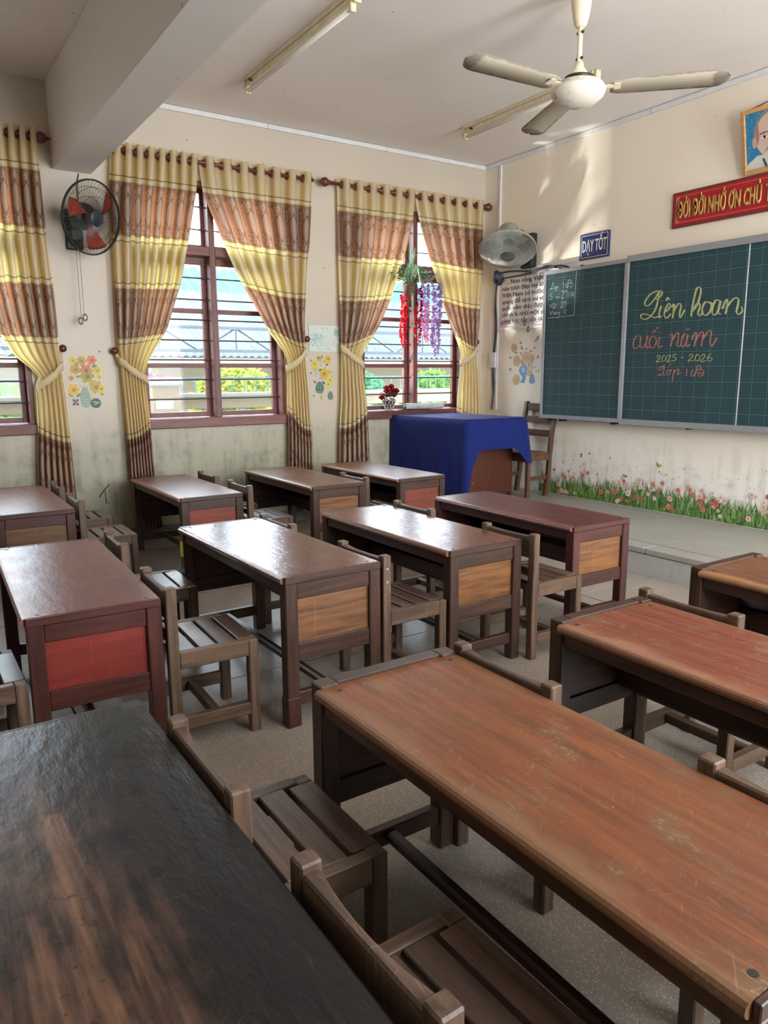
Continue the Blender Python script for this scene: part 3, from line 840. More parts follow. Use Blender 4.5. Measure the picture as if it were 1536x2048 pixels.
TOPS = {
 'rosy':  dict(base=rgb(134, 84, 68), dark=rgb(102, 60, 50), rough=0.33, worn=rgb(176, 126, 100), wear=0.18, scratch=0.30, edge=0.6, ripple=0.10),
 'amber': dict(base=rgb(140, 92, 64), dark=rgb(104, 64, 45), rough=0.35, worn=rgb(186, 140, 104), wear=0.30, scratch=0.45, edge=0.6, ripple=0.10),
 'plum':  dict(base=rgb(124, 66, 58), dark=rgb(92, 46, 42), rough=0.24, worn=rgb(150, 110, 92), wear=0.14, scratch=0.30, edge=0.6, ripple=0.13),
 'wine':  dict(base=rgb(116, 56, 52), dark=rgb(88, 40, 40), rough=0.33, worn=rgb(160, 110, 98), wear=0.16, scratch=0.50, edge=0.55, ripple=0.12),
 'brick': dict(extra=wear_brown, base=rgb(136, 70, 46), dark=rgb(100, 50, 34), rough=0.45, worn=rgb(150, 112, 84), wear=0.40, scratch=0.65, edge=0.6, ripple=0.05),
 'teak':  dict(extra=wear_brown, base=rgb(146, 84, 45), dark=rgb(104, 58, 32), rough=0.45, worn=rgb(140, 104, 76), wear=0.45, scratch=0.55, edge=0.6, ripple=0.06),
 'olive': dict(extra=wear_brown, base=rgb(128, 80, 50), dark=rgb(88, 52, 34), rough=0.48, worn=rgb(150, 108, 70), wear=0.40, scratch=0.60, edge=0.9, ripple=0.05),
 'black': dict(base=rgb(36, 36, 37), dark=rgb(27, 26, 27), rough=0.33, worn=rgb(72, 62, 56), wear=0.12, scratch=0.30, ripple=0.22, spec=0.38, extra=wear_black),
}
def make_desk(label, x, y, rot, dh, top, frame, panel, strip):
    key = round(strip, 3)
    if key not in _dm: _dm[key] = desk_meshes(strip)
    m = _dm[key]
    t = thing('school_desk', label, 'desk', (x, y, 0), math.radians(rot), 'pupils\' desks')
    t.scale = (1, 1, (DH + dh) / DH)
    X, Y, Z = frame_mats(frame)
    tm = wood('top_' + top, axis=0, **TOPS[top])
    link('tabletop', m['tabletop'], tm, t)
    for me in m['leg']: link('leg', me, Z, t)
    for me in m['top_rail']: link('top_rail', me, Y, t)
    for me in m['lower_rail']: link('lower_rail', me, Y, t)
    for me in m['end_panel']: link('end_panel', me, panel_mat(panel), t)
    for nm in ('apron', 'shelf_rail', 'back_rail', 'back_board', 'stretcher', 'shelf'): link(nm, m[nm], X, t)
    link('edge_strip', m['edge_strip'], Y, t)
    for me in m['lining']: link('lining', me, frame_mats('brown')[1], t)
    for me in m['foot_rail']: link('foot_rail', me, Y, t)
    for me in m['pegs']: link('dowel_plug', me, M_IRON, t)
    return t
#        label, x, y, rot, dh, top, frame, panel, strip
DESKS = {
 'A1': ('reddish-brown desk with orange end panel, in front of the blue-clothed table', 0.559, -2.437, 0.9, 0.0, 'rosy', 'dark', 'orange', 0.018),
 'A2': ('amber-topped desk with tan end panel, second from the blue-clothed table along the window', 0.525, -3.188, 0.2, 0.0, 'amber', 'dark', 'tan', 0.018),
 'A3': ('brown desk with orange end panel, under the fan-side curtain by the middle window', 0.346, -4.126, 0.0, -0.020, 'rosy', 'dark', 'orange', 0.018),
 'A4': ('brown desk with scraped straw-coloured end panel at the left edge by the window wall', 0.402, -5.278, -0.7, -0.007, 'rosy', 'red', 'straw', 0.018),
 'B1': ('dark red desk with honey end panel standing just before the platform step', 2.655, -2.718, -0.4, 0.0, 'wine', 'red', 'honey', 0.022),
 'B2': ('glossy plum desk with honey end panel, behind the one at the platform step', 2.704, -3.619, -0.1, 0.0, 'plum', 'dark', 'honey', 0.022),
 'B3': ('glossy desk reflecting the window, with tan end panel and yellow sticker on its leg', 2.748, -4.518, 0.7, 0.021, 'plum', 'dark', 'tan', 0.022),
 'B4': ('wine-red desk with bright scarlet end panel, before the black desk', 2.650, -5.389, -2.3, 0.0, 'wine', 'red', 'scarlet', 0.022),
 'C1': ('worn olive-brown desk with crumpled blue cloth on its shelf, at the right edge', 4.780, -2.972, -0.5, 0.0, 'olive', 'dark', 'honey', 0.044),
 'C2': ('scratched brick-red desk at the right edge, between the olive-brown and the large orange-brown desks', 4.922, -3.964, -0.6, 0.0, 'brick', 'dark', 'honey', 0.044),
 'C3': ('large orange-brown desk with scratched top, nearest on the right', 4.927, -4.879, 0.1, 0.0, 'teak', 'dark', 'honey', 0.044),
 'C4': ('black lacquered desk worn through to brown wood, nearest on the left', 4.759, -5.754, 0.0, 0.0, 'black', 'black', 'honey', 0.004),
}
desk = {k: make_desk(*v) for k, v in DESKS.items()}
# yellow sticker on the left front leg, worn foot block on the near leg
lab = MB().box(0.002, 0.0012, 0.475, 0.046, 0.003, 0.555)
lab.build('yellow_sticker', plain('yellow_paper', rgb(196, 200, 40), 0.6), desk['B3'])['label'] = 'torn yellow paper sticker'
MB().box(DL - LEG - 0.001, 0.000, 0.0, DL + 0.005, 0.003 + LEG + 0.002, 0.125, 0.003).build('foot_block', frame_mats('red')[2], desk['B3'])['label'] = 'dark red patched leg foot'
# ------------------------------------------------------------------ pupils' chairs (origin: middle of the back line, on the floor; the seat reaches +y)
def chair_parts():
    W, S = 0.40, 0.40; hw = W / 2
    P = []
    for s in (-1, 1):
        x0, x1 = sorted((s * hw, s * (hw - 0.042)))
        P.append(('back_post', MB().box(x0, -0.020, 0.0, x1, 0.022, 0.660, 0.004), 2))
        P.append(('front_leg', MB().box(x0, 0.300, 0.0, x1, 0.342, S - 0.002, 0.004), 2))
        xa, xb = sorted((s * hw, s * (hw - 0.034)))
        P.append(('seat_rail', MB().box(xa, 0.022, S - 0.068, xb, 0.300, S, 0.003), 1))
        P.append(('side_stretcher', MB().box(xa, 0.022, 0.080, xb, 0.300, 0.132, 0.003), 1))
    xi = hw - 0.034
    for y0, y1 in ((0.026, 0.094), (0.108, 0.176), (0.190, 0.258), (0.271, 0.341)):
        if y1 > 0.3: P.append(('slat', MB().box(-hw + 0.042, y0, S - 0.024, hw - 0.042, y1, S - 0.001, 0.003), 0))
        else: P.append(('slat', MB().box(-xi, y0, S - 0.024, xi, y1, S - 0.002, 0.003), 0))
    P.append(('front_rail', MB().box(-hw + 0.042, 0.306, S - 0.085, hw - 0.042, 0.330, S - 0.025, 0.003), 0))
    P.append(('cross_stretcher', MB().box(-xi, 0.145, 0.090, xi, 0.180, 0.128, 0.003), 0))
    # back board: bows backward between the posts
    b = MB(); n = 12; a = hw - 0.042
    for i in range(n + 1):
        x = -a + 2 * a * i / n; bow = -0.017 * (1 - (x / a) ** 2)
        for (y, z) in ((-0.017, 0.535), (bow + 0.018, 0.535), (bow + 0.018, 0.640), (bow + 0.014, 0.645), (-0.013, 0.645), (-0.017, 0.640)):
            b.v.append((x, y, z))
    for i in range(n):
        for k in range(6):
            k2 = (k + 1) % 6
            b.f.append((i * 6 + k, i * 6 + k2, (i + 1) * 6 + k2, (i + 1) * 6 + k)); b.c.append(None)
    b.f.append((5, 4, 3, 2, 1, 0)); b.c.append(None); b.f.append(tuple(n * 6 + k for k in range(6))); b.c.append(None)
    P.append(('backrest', b, 0))
    P.append(('lower_back_rail', MB().box(-a, -0.010, 0.440, a, 0.008, 0.480, 0.003), 0))
    return [(n_, b_.mesh(n_), ax) for n_, b_, ax in P]
_cp = chair_parts()
def chair_mat(axis): return wood('chair_wood', rgb(116, 90, 71), rgb(68, 52, 43), axis, 0.5, worn=rgb(146, 124, 102), wear=0.48, scratch=0.3)
def chair_mat_seat(axis): return wood('seat_wood', rgb(112, 88, 74), rgb(70, 54, 46), axis, 0.36, worn=rgb(128, 104, 90), wear=0.25, scratch=0.2)
chair0 = thing('school_chair', '', 'chair', (0, 0, 0), 0, 'pupils\' chairs')
for n_, me, ax in _cp: link(n_, me, chair_mat_seat(ax) if n_ == 'slat' else chair_mat(ax), chair0)
CHAIRS = [
 (5.160, -4.395, 0.1, 'low slatted chair tucked at the left half of the orange-brown desk\'s far edge'),
 (5.972, -4.395, 0.1, 'low slatted chair at the right half of the orange-brown desk\'s far edge'),
 (5.162, -5.262, 0.0, 'slatted chair at the far corner of the black desk, behind the worn foreground chair'),
 (5.785, -5.245, 1.5, 'worn foreground chair whose light-topped backrest crosses the black desk\'s edge'),
 (5.108, -3.470, -0.6, 'chair whose long backrest shows along the brick-red desk\'s far edge'),
 (2.850, -4.872, -2.3, 'chair at the left half of the wine-red desk\'s far edge'),
 (3.722, -4.930, -2.3, 'chair with four bare slats right of the desk with the scarlet panel'),
 (2.893, -4.005, 0.7, 'chair at the left half of the window-reflecting desk with the yellow sticker'),
 (3.762, -3.985, 0.7, 'chair with two bright screws in its post, right half of the window-reflecting desk'),
 (2.957, -3.112, -0.1, 'chair at the left half of the plum desk, behind the platform-step desk'),
 (3.823, -3.120, -0.1, 'chair at the right half of the plum desk, its seat beside the platform-step desk'),
 (0.690, -4.760, -0.7, 'chair at the window end of the straw-panelled desk, under the far left curtain'),
 (1.400, -4.775, -0.7, 'chair at the aisle end of the straw-panelled desk'),
 (0.770, -3.615, 0.0, 'chair at the window end of the brown desk below the middle window'),
 (1.440, -3.620, 0.0, 'chair at the aisle end of the brown desk below the middle window'),
 (1.560, -2.690, 0.2, 'chair at the amber-topped desk, behind the desk next to the blue-clothed table'),
 (3.690, -5.788, 0.0, 'slatted chair seat at the left edge, before the near leg of the scarlet-panelled desk'),
 (2.790, -5.788, 0.0, 'chair seat at the far left edge, under the scarlet-panelled desk\'s left side'),
]
for i, (x, y, rz, lab_) in enumerate(CHAIRS):
    c = chair0 if i == 0 else copy_tree(chair0)
    c.location = (x, y, 0); c.rotation_euler = (0, 0, math.radians(rz)); c['label'] = lab_
    if i == 8: c8 = c
sm = plain('bright_screw', rgb(190, 190, 190), 0.35, 0.6)
for z in (0.60, 0.54):
    MB().lathe([(0, 0.2032), (0.006, 0.2026), (0.007, 0.1995)], 8, Matrix.Translation((0, 0.0, z)) @ Matrix.Rotation(PI / 2, 4, 'Y')).build('screw', sm, c8)
# crumpled cloths on shelves
def crumple(name, label, cat, c, r, mat, seed, parent=None):
    rr = random.Random(seed)
    bm = bmesh.new(); bmesh.ops.create_icosphere(bm, subdivisions=3, radius=1.0)
    k = [Vector((rr.gauss(0, 1), rr.gauss(0, 1), rr.gauss(0, 1))).normalized() for _ in range(26)]
    for v in bm.verts:
        n = v.co.normalized(); f = 1.0
        for q in k: f -= 0.22 * max(0, 1 - (n - q).length / 0.45)
        v.co = Vector((n.x * r[0] * f, n.y * r[1] * f, max(-1.0, min(1, n.z * f * 1.2)) * r[2]))
    for v in bm.verts: v.co.z = max(v.co.z, -r[2] * 0.7) + r[2] * 0.7
    me = bpy.data.meshes.new(name); bm.to_mesh(me); bm.free()
    o = link(name, me, mat); o.location = c
    return tag(o, label, cat)
crumple('crumpled_cloth', 'crumpled pale blue cloth on the shelf of the olive-brown desk at the right edge', 'cloth', (4.885, -2.595, 0.414), (0.085, 0.048, 0.060), cloth_mat('pale_blue_cloth', rgb(150, 160, 190)), 5)
# ------------------------------------------------------------------ curtains
M_ROD = plain('dark_red_rod_wood', rgb(104, 52, 46), 0.4)
M_KNOB = plain('dark_red_knob', rgb(96, 46, 46), 0.25, vary=0.08)
M_GROM = plain('dark_red_ring', rgb(112, 46, 42), 0.3)
M_CURT = curtain_mat()
M_TIE = cloth_mat('cream_tie_band', rgb(206, 190, 152), 0.8)
RODZ, RODX = 3.243, 0.10
def rod(label, y0, y1, ends):
    t = thing('curtain_rod', label, 'curtain rod', (RODX, (y0 + y1) / 2, RODZ))
    h = (y1 - y0) / 2
    MB().tube([(0, -h, 0), (0, h, 0)], 0.0165, 12).build('pole', M_ROD, t, True)
    for s in (-1, 1):
        b = MB().tube([(0, s * (h - 0.16), 0), (-0.0965, s * (h - 0.16), 0)], 0.010, 8); b.box(-0.0995, s * (h - 0.16) - 0.02, -0.04, -0.0945, s * (h - 0.16) + 0.02, 0.04)
        b.build('bracket', M_ROD, t)
        if s in ends:
            pr = [(0.0165, 0.0), (0.024, 0.006), (0.018, 0.016), (0.030, 0.026), (0.043, 0.052), (0.043, 0.066), (0.030, 0.092), (0.014, 0.102), (0.010, 0.116), (0.0, 0.138)]
            M = axis_matrix((0, s * (h - 0.002), 0), (0, s, 0))
            MB().lathe(pr, 16, M).build('finial', M_ROD, t, True)
    return t
rod('dark red curtain rod with a ball finial beside the ceiling beam', -6.55, -4.62, (1,))
rod('dark red curtain rod over the middle window', -4.02, -2.21, (-1,))
rod('dark red curtain rod with ball finials over the planter window', -2.03, -0.10, (-1, 1))
def curtain(label, L, Rr, nf, outer, tie_z, seed, knob):
    """L, Rr: (height, y) tables of the two edges. outer = +1 / -1: the side it is tied to."""
    rr = random.Random(seed)
    top, bot = 3.300, 0.115
    nv, per = 84, 12; nu = nf * per; run = [0.0] * (nu + 1); last = [None] * (nu + 1)
    b = MB(); b.uv = []
    ph = [rr.uniform(-.25, .25) for _ in range(nf + 1)]
    am = [rr.uniform(.75, 1.2) for _ in range(nf + 1)]
    for j in range(nv + 1):
        z = top + (bot - top) * j / nv
        yl, yr = lerp_table(L, z), lerp_table(Rr, z)
        w = yr - yl
        d = abs(z - tie_z)
        # amplitude of the folds: full at the rod, pinched at the tie, soft below
        up = max(0.0, min(1.0, (z - tie_z) / 0.9))
        if z > tie_z: amp = 0.016 + 0.028 * up ** 0.8
        else: amp = 0.016 + 0.014 * min(1.0, d / 0.5)
        if z > 3.0: amp = 0.044
        pinch = math.exp(-(d / 0.16) ** 2)
        for i in range(nu + 1):
            u = i / nu; f = u * nf; k = int(min(f, nf - 1e-6)); fr = f - k
            a = am[k] * (1 - fr) + am[k + 1] * fr if z < 3.05 else 1.0
            p = (ph[k] * (1 - fr) + ph[k + 1] * fr) * (0 if z > 3.05 else min(1, (3.05 - z) / 0.5))
            th = 2 * PI * (f + p * 0.35)
            x = RODX - math.cos(th) * amp * a
            x += -0.018 * pinch + (0.012 * math.sin(PI * u) if z < tie_z else 0)
            yy = yl + w * u + math.sin(2 * th) * min(0.35 * w / nf / 2, 0.012) * (1 - pinch)
            # scooped swag towards the tie
            b.v.append((x, yy, z))
            # cloth length is used up faster where it is drawn aside
            ys = yl + w * u
            if last[i] is not None: run[i] += math.hypot(ys - last[i][0], z - last[i][1])
            last[i] = (ys, z)
            b.uv.append((f, top - run[i] - 0.012 * math.cos(th) * up))
    for j in range(nv):
        for i in range(nu):
            q = j * (nu + 1) + i
            b.f.append((q, q + nu + 1, q + nu + 2, q + 1)); b.c.append(None)
    t = thing('curtain', label, 'curtain', (0, 0, 0))
    ym = (lerp_table(L, top) + lerp_table(Rr, top)) / 2
    t.location = (RODX, ym, bot)
    for k in range(len(b.v)): b.v[k] = (b.v[k][0] - RODX, b.v[k][1] - ym, b.v[k][2] - bot)
    b.build('cloth', M_CURT, t, True)
    # grommets where the cloth crosses the rod
    yl, yr = lerp_table(L, RODZ), lerp_table(Rr, RODZ)
    gm = MB().ring(0.0285, 0.0080, 18, 6).mesh('grommet')
    for k in range(nf):
        for q in (0.25, 0.75):
            o = link('grommet', gm, M_GROM, t)
            M = axis_matrix((0.0, yl + (yr - yl) * (k + q) / nf - ym, RODZ - bot), (0.85, -1, 0) if q < .5 else (0.3, 1, 0))
            o.matrix_local = M
    # tie band round the gathered cloth, up to its knob
    yl, yr = lerp_table(L, tie_z), lerp_table(Rr, tie_z); yc, hw = (yl + yr) / 2, (yr - yl) / 2 + 0.012
    tb = MB(); n = 26; hh = 0.033
    ky, kz = knob[0] - ym, knob[1] - bot
    for i in range(n + 1):
        a = 2 * PI * i / n
        yy = yc - ym + math.cos(a) * hw; xx = -0.018 + math.sin(a) * 0.040
        side = math.cos(a) * outer
        tilt = 0.075 * side + (0.02 if side > .5 else 0)
        zc = tie_z - bot - 0.02 + tilt
        tb.v.append((xx, yy, zc - hh)); tb.v.append((xx, yy, zc + hh))
    for i in range(n): tb.f.append((2 * i, 2 * i + 2, 2 * i + 3, 2 * i + 1)); tb.c.append(None)
    ye = yc - ym + outer * hw; zc = tie_z - bot + 0.075
    s0 = len(tb.v)
    for (xx, yy, za, zb) in ((-0.018, ye - outer * 0.01, zc - hh, zc + hh), (-0.045, (ye + ky) / 2, (zc + kz) / 2 - 0.035, (zc + kz) / 2 + 0.03), (-0.066, ky, kz - 0.022, kz + 0.015)):
        tb.v.append((xx, yy, za)); tb.v.append((xx, yy, zb))
    for i in range(2): tb.f.append((s0 + 2 * i, s0 + 2 * i + 2, s0 + 2 * i + 3, s0 + 2 * i + 1)); tb.c.append(None)
    o = tb.build('tie_band', M_TIE, t, True)
    sm_ = o.modifiers.new('thick', 'SOLIDIFY'); sm_.thickness = 0.004
    return t
CURT = {'W2L': ([(3.232, -4.043), (2.849, -4.082), (2.463, -4.086), (2.068, -4.09), (1.663, -4.094), (1.614, -4.081), (1.374, -4.077), (0.896, -4.068), (0.593, -4.067), (0.124, -4.021)], [(3.293, -3.312), (3.017, -3.335), (2.725, -3.4), (2.262, -3.514), (1.838, -3.67), (1.583, -3.837), (1.477, -3.877), (1.329, -3.883), (1.016, -3.868), (0.634, -3.857), (0.135, -3.817)]), 'W2R': ([(3.243, -3.301), (3.004, -3.278), (2.756, -3.168), (2.558, -3.084), (2.305, -2.968), (2.075, -2.825), (1.828, -2.684), (1.683, -2.564), (1.59, -2.52), (1.213, -2.532), (0.924, -2.526), (0.534, -2.538)], [(3.312, -2.189), (2.705, -2.248), (2.338, -2.295), (1.967, -2.333), (1.686, -2.33), (1.448, -2.32), (1.061, -2.303), (0.715, -2.285), (0.49, -2.285)]), 'W1L': ([(3.271, -1.931), (2.963, -1.925), (2.361, -1.92), (1.981, -1.916), (1.691, -1.915), (1.198, -1.924), (0.898, -1.948), (0.568, -1.96)], [(3.207, -1.008), (3.01, -1.032), (2.707, -1.127), (2.454, -1.222), (2.175, -1.347), (1.947, -1.472), (1.72, -1.626), (1.635, -1.675), (1.395, -1.672), (1.192, -1.644), (0.883, -1.623), (0.543, -1.609)]), 'W1R': ([(3.208, -0.995), (2.97, -0.936), (2.682, -0.824), (2.436, -0.722), (2.156, -0.617), (1.949, -0.524), (1.764, -0.415), (1.684, -0.378), (1.493, -0.397), (1.274, -0.422), (1.019, -0.432)], [(3.272, -0.09), (2.898, -0.095), (2.474, -0.106), (2.15, -0.135), (1.823, -0.156), (1.713, -0.161), (1.492, -0.141), (1.156, -0.111), (0.997, -0.107)]), 'W3R': ([(3.288, -5.032), (2.736, -5.052), (2.168, -5.04), (1.784, -4.973), (1.615, -4.883), (1.519, -4.784), (1.453, -4.724), (1.363, -4.754), (1.265, -4.751), (1.066, -4.757), (0.745, -4.784), (0.562, -4.792)], [(3.329, -4.577), (3.044, -4.584), (2.718, -4.582), (2.348, -4.57), (2.045, -4.558), (1.853, -4.555), (1.697, -4.556), (1.5, -4.549), (1.34, -4.539), (1.016, -4.527), (0.537, -4.517)])}
def flat(tab): return sorted(tab, key=lambda p: -p[0])
curtain('drawn-aside banded curtain at the far left edge, beside the black wall fan', flat(CURT['W3R'][0]), flat(CURT['W3R'][1]), 6, 1, 1.46, 1, (-4.520, 1.672))
curtain('banded curtain tied to the left of the middle window, behind the black wall fan', flat(CURT['W2L'][0]), flat(CURT['W2L'][1]), 8, -1, 1.50, 2, (-4.113, 1.657))
curtain('banded curtain tied to the right of the middle window', flat(CURT['W2R'][0]), flat(CURT['W2R'][1]), 7, 1, 1.60, 3, (-2.287, 1.792))
curtain('banded curtain tied to the left of the planter window', flat(CURT['W1L'][0]), flat(CURT['W1L'][1]), 6, -1, 1.635, 4, (-1.880, 1.786))
curtain('banded curtain in the room corner, tied to the right of the planter window', flat(CURT['W1R'][0]), flat(CURT['W1R'][1]), 6, 1, 1.66, 5, (-0.130, 1.804))
kb = MB().lathe([(0.018, 0.0), (0.016, 0.02), (0.012, 0.034), (0.026, 0.040), (0.031, 0.052), (0.026, 0.064), (0.0, 0.070)], 16, Matrix.Rotation(PI / 2, 4, 'Y')); kb.smooth = True
km = kb.mesh('tieback_knob')
for lab_, y, z in (('round dark red tieback knob on the wall pier, upper left of the yellow flower stickers', -4.520, 1.672), ('round dark red tieback knob on the wall pier, right of the yellow flower stickers', -4.113, 1.657),
                   ('round dark red tieback knob left of the teal picture', -2.287, 1.792), ('round dark red tieback knob right of the teal picture', -1.880, 1.786),
                   ('round dark red tieback knob in the room corner by the white conduit', -0.130, 1.804)):
    o = link('tieback_knob', km, M_KNOB); o.location = (0.0, y, z); tag(o, lab_, 'knob', 'tieback knobs')
# ------------------------------------------------------------------ blackboard
M_BOARD = board_mat()
BX0, BX1, BZ0, BZ1 = 1.076, 4.36, 0.998, 2.450
bb = thing('blackboard', 'large green ruled chalkboard in grey aluminium frame on the front wall', 'chalkboard', (BX0, -0.14, BZ0))
def bpart(name, x0, y0, z0, x1, y1, z1, mat, bev=0.002):
    return MB().box(x0 - BX0, y0 + 0.14, z0 - BZ0, x1 - BX0, y1 + 0.14, z1 - BZ0, bev).build(name, mat, bb)
for a, c in ((1.10, 2.075), (2.105, 3.214), (3.226, 4.34)):
    o = bpart('board_panel', a, -0.135, 1.02, c, -0.10, 2.43, M_BOARD, 0)
    if a < 1.2: left_panel = o
    elif a < 2.5: centre_panel = o
bpart('frame_top', BX0, -0.148, 2.415, 2.09, -0.085, BZ1, M_ALU); bpart('frame_top', 2.0901, -0.152, 2.415, BX1, -0.085, BZ1 + 0.02, M_ALU)
bpart('frame_bottom', BX0, -0.150, BZ0, 2.09, -0.085, 1.036, M_ALU); bpart('frame_bottom', 2.0901, -0.156, BZ0 - 0.012, BX1, -0.085, 1.036, M_ALU)
bpart('frame_side', BX0, -0.147, 1.036, 1.106, -0.085, 2.415, M_ALU); bpart('frame_side', BX1 - 0.03, -0.147, 1.036, BX1, -0.085, 2.415, M_ALU)
bpart('divider', 2.068, -0.152, 1.036, 2.110, -0.085, 2.415, M_ALU)
bpart('panel_joint', 3.2142, -0.1375, 1.036, 3.2258, -0.105, 2.415, plain('pale_joint_strip', rgb(186, 190, 192), 0.5))
for x in (1.30, 1.95, 2.75, 3.9): bpart('wall_bracket', x, -0.10, 0.972, x + 0.02, 0.0, 1.00, M_IRON, 0)
for x in (1.5, 3.0, 4.1): bpart('wall_bracket', x, -0.10, 2.44, x + 0.02, 0.0, 2.468, M_IRON, 0)
# chalk writing: real strokes lying on the board
def chalk_mat(name, c):
    g = G(name); n = g.noise(g.coord(), 140, 3, 0.7); b_ = g.noise(g.coord(), 30, 3, 0.6)
    g.pbr(g.mix((n * 0.6 + b_ * 0.4).ss(0.40, 0.62), tuple(k * 0.62 for k in c), c), 0.9, spec=0.1)
    return g.mat
def chalk(name, strokes, width, mat, slant=0.0):
    b = MB(); N = 0
    for s in strokes:
        P = spline([(x, z, 0) for x, z in s], 5)
        base = len(b.v); lay0 = 0.0006 + 0.0004 * (N % 5); N += 1
        for i, p in enumerate(P):
            t = (P[min(i + 1, len(P) - 1)] - P[max(i - 1, 0)]); t = t.normalized() if t.length else Vector((1, 0, 0))
            n = Vector((-t.y, t.x, 0)); lay = lay0 + 0.000025 * i
            w = width * (1.0 - slant * 0.6 * abs(t.y * 0.35 - t.x * 0.94))
            q0, q1 = p + n * w / 2, p - n * w / 2
            b.v.append((q0.x - BX0, 0.14 - 0.135 - lay, q0.y - BZ0)); b.v.append((q1.x - BX0, 0.14 - 0.135 - lay, q1.y - BZ0))
        for i in range(len(P) - 1):
            b.f.append((base + 2 * i, base + 2 * i + 1, base + 2 * i + 3, base + 2 * i + 2)); b.c.append(None)
    return b.build(name, mat, centre_panel if name == 'chalk_writing' and strokes is not SMALL else left_panel)
CY = chalk_mat('yellow_chalk', rgb(186, 192, 136)); CP = chalk_mat('pink_chalk', rgb(186, 124, 117)); CW = chalk_mat('white_chalk', rgb(176, 194, 184))
LIEN=[[(2.463,2.133),(2.45,2.095),(2.415,2.075),(2.38,2.079)],[(2.463,2.133),(2.41,2.141),(2.343,2.119),(2.297,2.07),(2.295,2.032),(2.33,2.027),(2.377,2.063),(2.417,2.112),(2.432,2.133),(2.425,2.063),(2.406,1.993),(2.366,1.939),(2.318,1.913),(2.272,1.92),(2.257,1.946),(2.285,1.959),(2.346,1.944),(2.397,1.92),(2.433,1.926)],[(2.462,2.016),(2.447,1.961),(2.446,1.917),(2.473,1.932)],[(2.464,2.058),(2.468,2.052)],[(2.491,1.958),(2.532,1.975),(2.553,2.012),(2.533,2.027),(2.512,1.993),(2.497,1.938),(2.523,1.908),(2.563,1.942)],[(2.507,2.053),(2.521,2.079),(2.542,2.054)],[(2.564,1.993),(2.585,2.019),(2.589,1.987),(2.58,1.905)],[(2.581,1.952),(2.618,2.008),(2.64,2.018),(2.656,1.998),(2.646,1.94),(2.655,1.905),(2.693,1.964)],[(2.755,1.936),(2.8,1.987),(2.828,2.076),(2.826,2.123),(2.797,2.133),(2.779,2.08),(2.761,1.974),(2.757,1.907)],[(2.763,1.951),(2.799,2.002),(2.823,2.008),(2.831,1.977),(2.818,1.924),(2.841,1.909),(2.861,1.936)],[(2.919,2.004),(2.876,2.011),(2.854,1.967),(2.862,1.921),(2.893,1.908),(2.921,1.932),(2.934,1.976),(2.915,2.009),(2.948,1.989)],[(3.007,2.012),(2.969,2.018),(2.947,1.975),(2.943,1.923),(2.974,1.906),(3.0,1.949),(3.011,2.011),(2.999,1.956),(3.001,1.915),(3.024,1.909)],[(3.031,1.947),(3.053,2.004),(3.068,2.014),(3.072,1.973),(3.061,1.906)],[(3.062,1.944),(3.102,2.0),(3.136,2.023),(3.161,2.01),(3.161,1.966),(3.153,1.916),(3.175,1.895),(3.202,1.92),(3.19,1.953)]]
CUOI=[[(2.257,1.768),(2.221,1.771),(2.193,1.725),(2.197,1.674),(2.229,1.665),(2.268,1.693)],[(2.272,1.771),(2.266,1.714),(2.279,1.67),(2.309,1.679),(2.33,1.719),(2.336,1.769)],[(2.343,1.77),(2.332,1.711),(2.341,1.665),(2.365,1.677)],[(2.408,1.765),(2.374,1.751),(2.363,1.702),(2.385,1.664),(2.419,1.675),(2.435,1.724),(2.408,1.765)],[(2.391,1.791),(2.409,1.814),(2.427,1.793)],[(2.425,1.824),(2.44,1.837)],[(2.467,1.755),(2.456,1.706),(2.466,1.664),(2.496,1.682)],[(2.47,1.79),(2.474,1.785)],[(2.562,1.759),(2.584,1.777),(2.592,1.741),(2.578,1.67)],[(2.585,1.71),(2.627,1.772),(2.65,1.774),(2.649,1.723),(2.639,1.676),(2.664,1.667),(2.679,1.69)],[(2.728,1.765),(2.697,1.76),(2.678,1.706),(2.69,1.666),(2.721,1.681),(2.739,1.76),(2.728,1.704),(2.738,1.663),(2.762,1.683)],[(2.715,1.812),(2.732,1.799),(2.75,1.81)],[(2.777,1.718),(2.795,1.764),(2.812,1.774),(2.816,1.732),(2.803,1.662)],[(2.809,1.701),(2.852,1.769),(2.878,1.771),(2.874,1.714),(2.87,1.662)],[(2.87,1.706),(2.913,1.77),(2.942,1.783),(2.952,1.756),(2.945,1.696),(2.966,1.659),(3.002,1.724)]]
YEAR=[[(2.445,1.584),(2.469,1.6),(2.481,1.585),(2.462,1.559),(2.443,1.543),(2.492,1.546)],[(2.517,1.599),(2.5,1.571),(2.511,1.546),(2.534,1.558),(2.542,1.586),(2.517,1.599)],[(2.556,1.586),(2.574,1.602),(2.584,1.589),(2.568,1.561),(2.55,1.541),(2.592,1.549)],[(2.641,1.605),(2.614,1.601),(2.611,1.581),(2.634,1.578),(2.638,1.56),(2.616,1.548),(2.599,1.553)],[(2.684,1.575),(2.711,1.576)],[(2.76,1.585),(2.781,1.602),(2.796,1.592),(2.784,1.569),(2.754,1.544),(2.812,1.549)],[(2.84,1.599),(2.819,1.576),(2.826,1.549),(2.852,1.548),(2.863,1.575),(2.84,1.599)],[(2.876,1.583),(2.896,1.599),(2.91,1.589),(2.899,1.567),(2.871,1.54),(2.923,1.544)],[(2.963,1.601),(2.939,1.581),(2.935,1.55),(2.957,1.541),(2.975,1.553),(2.964,1.569),(2.938,1.564)]]
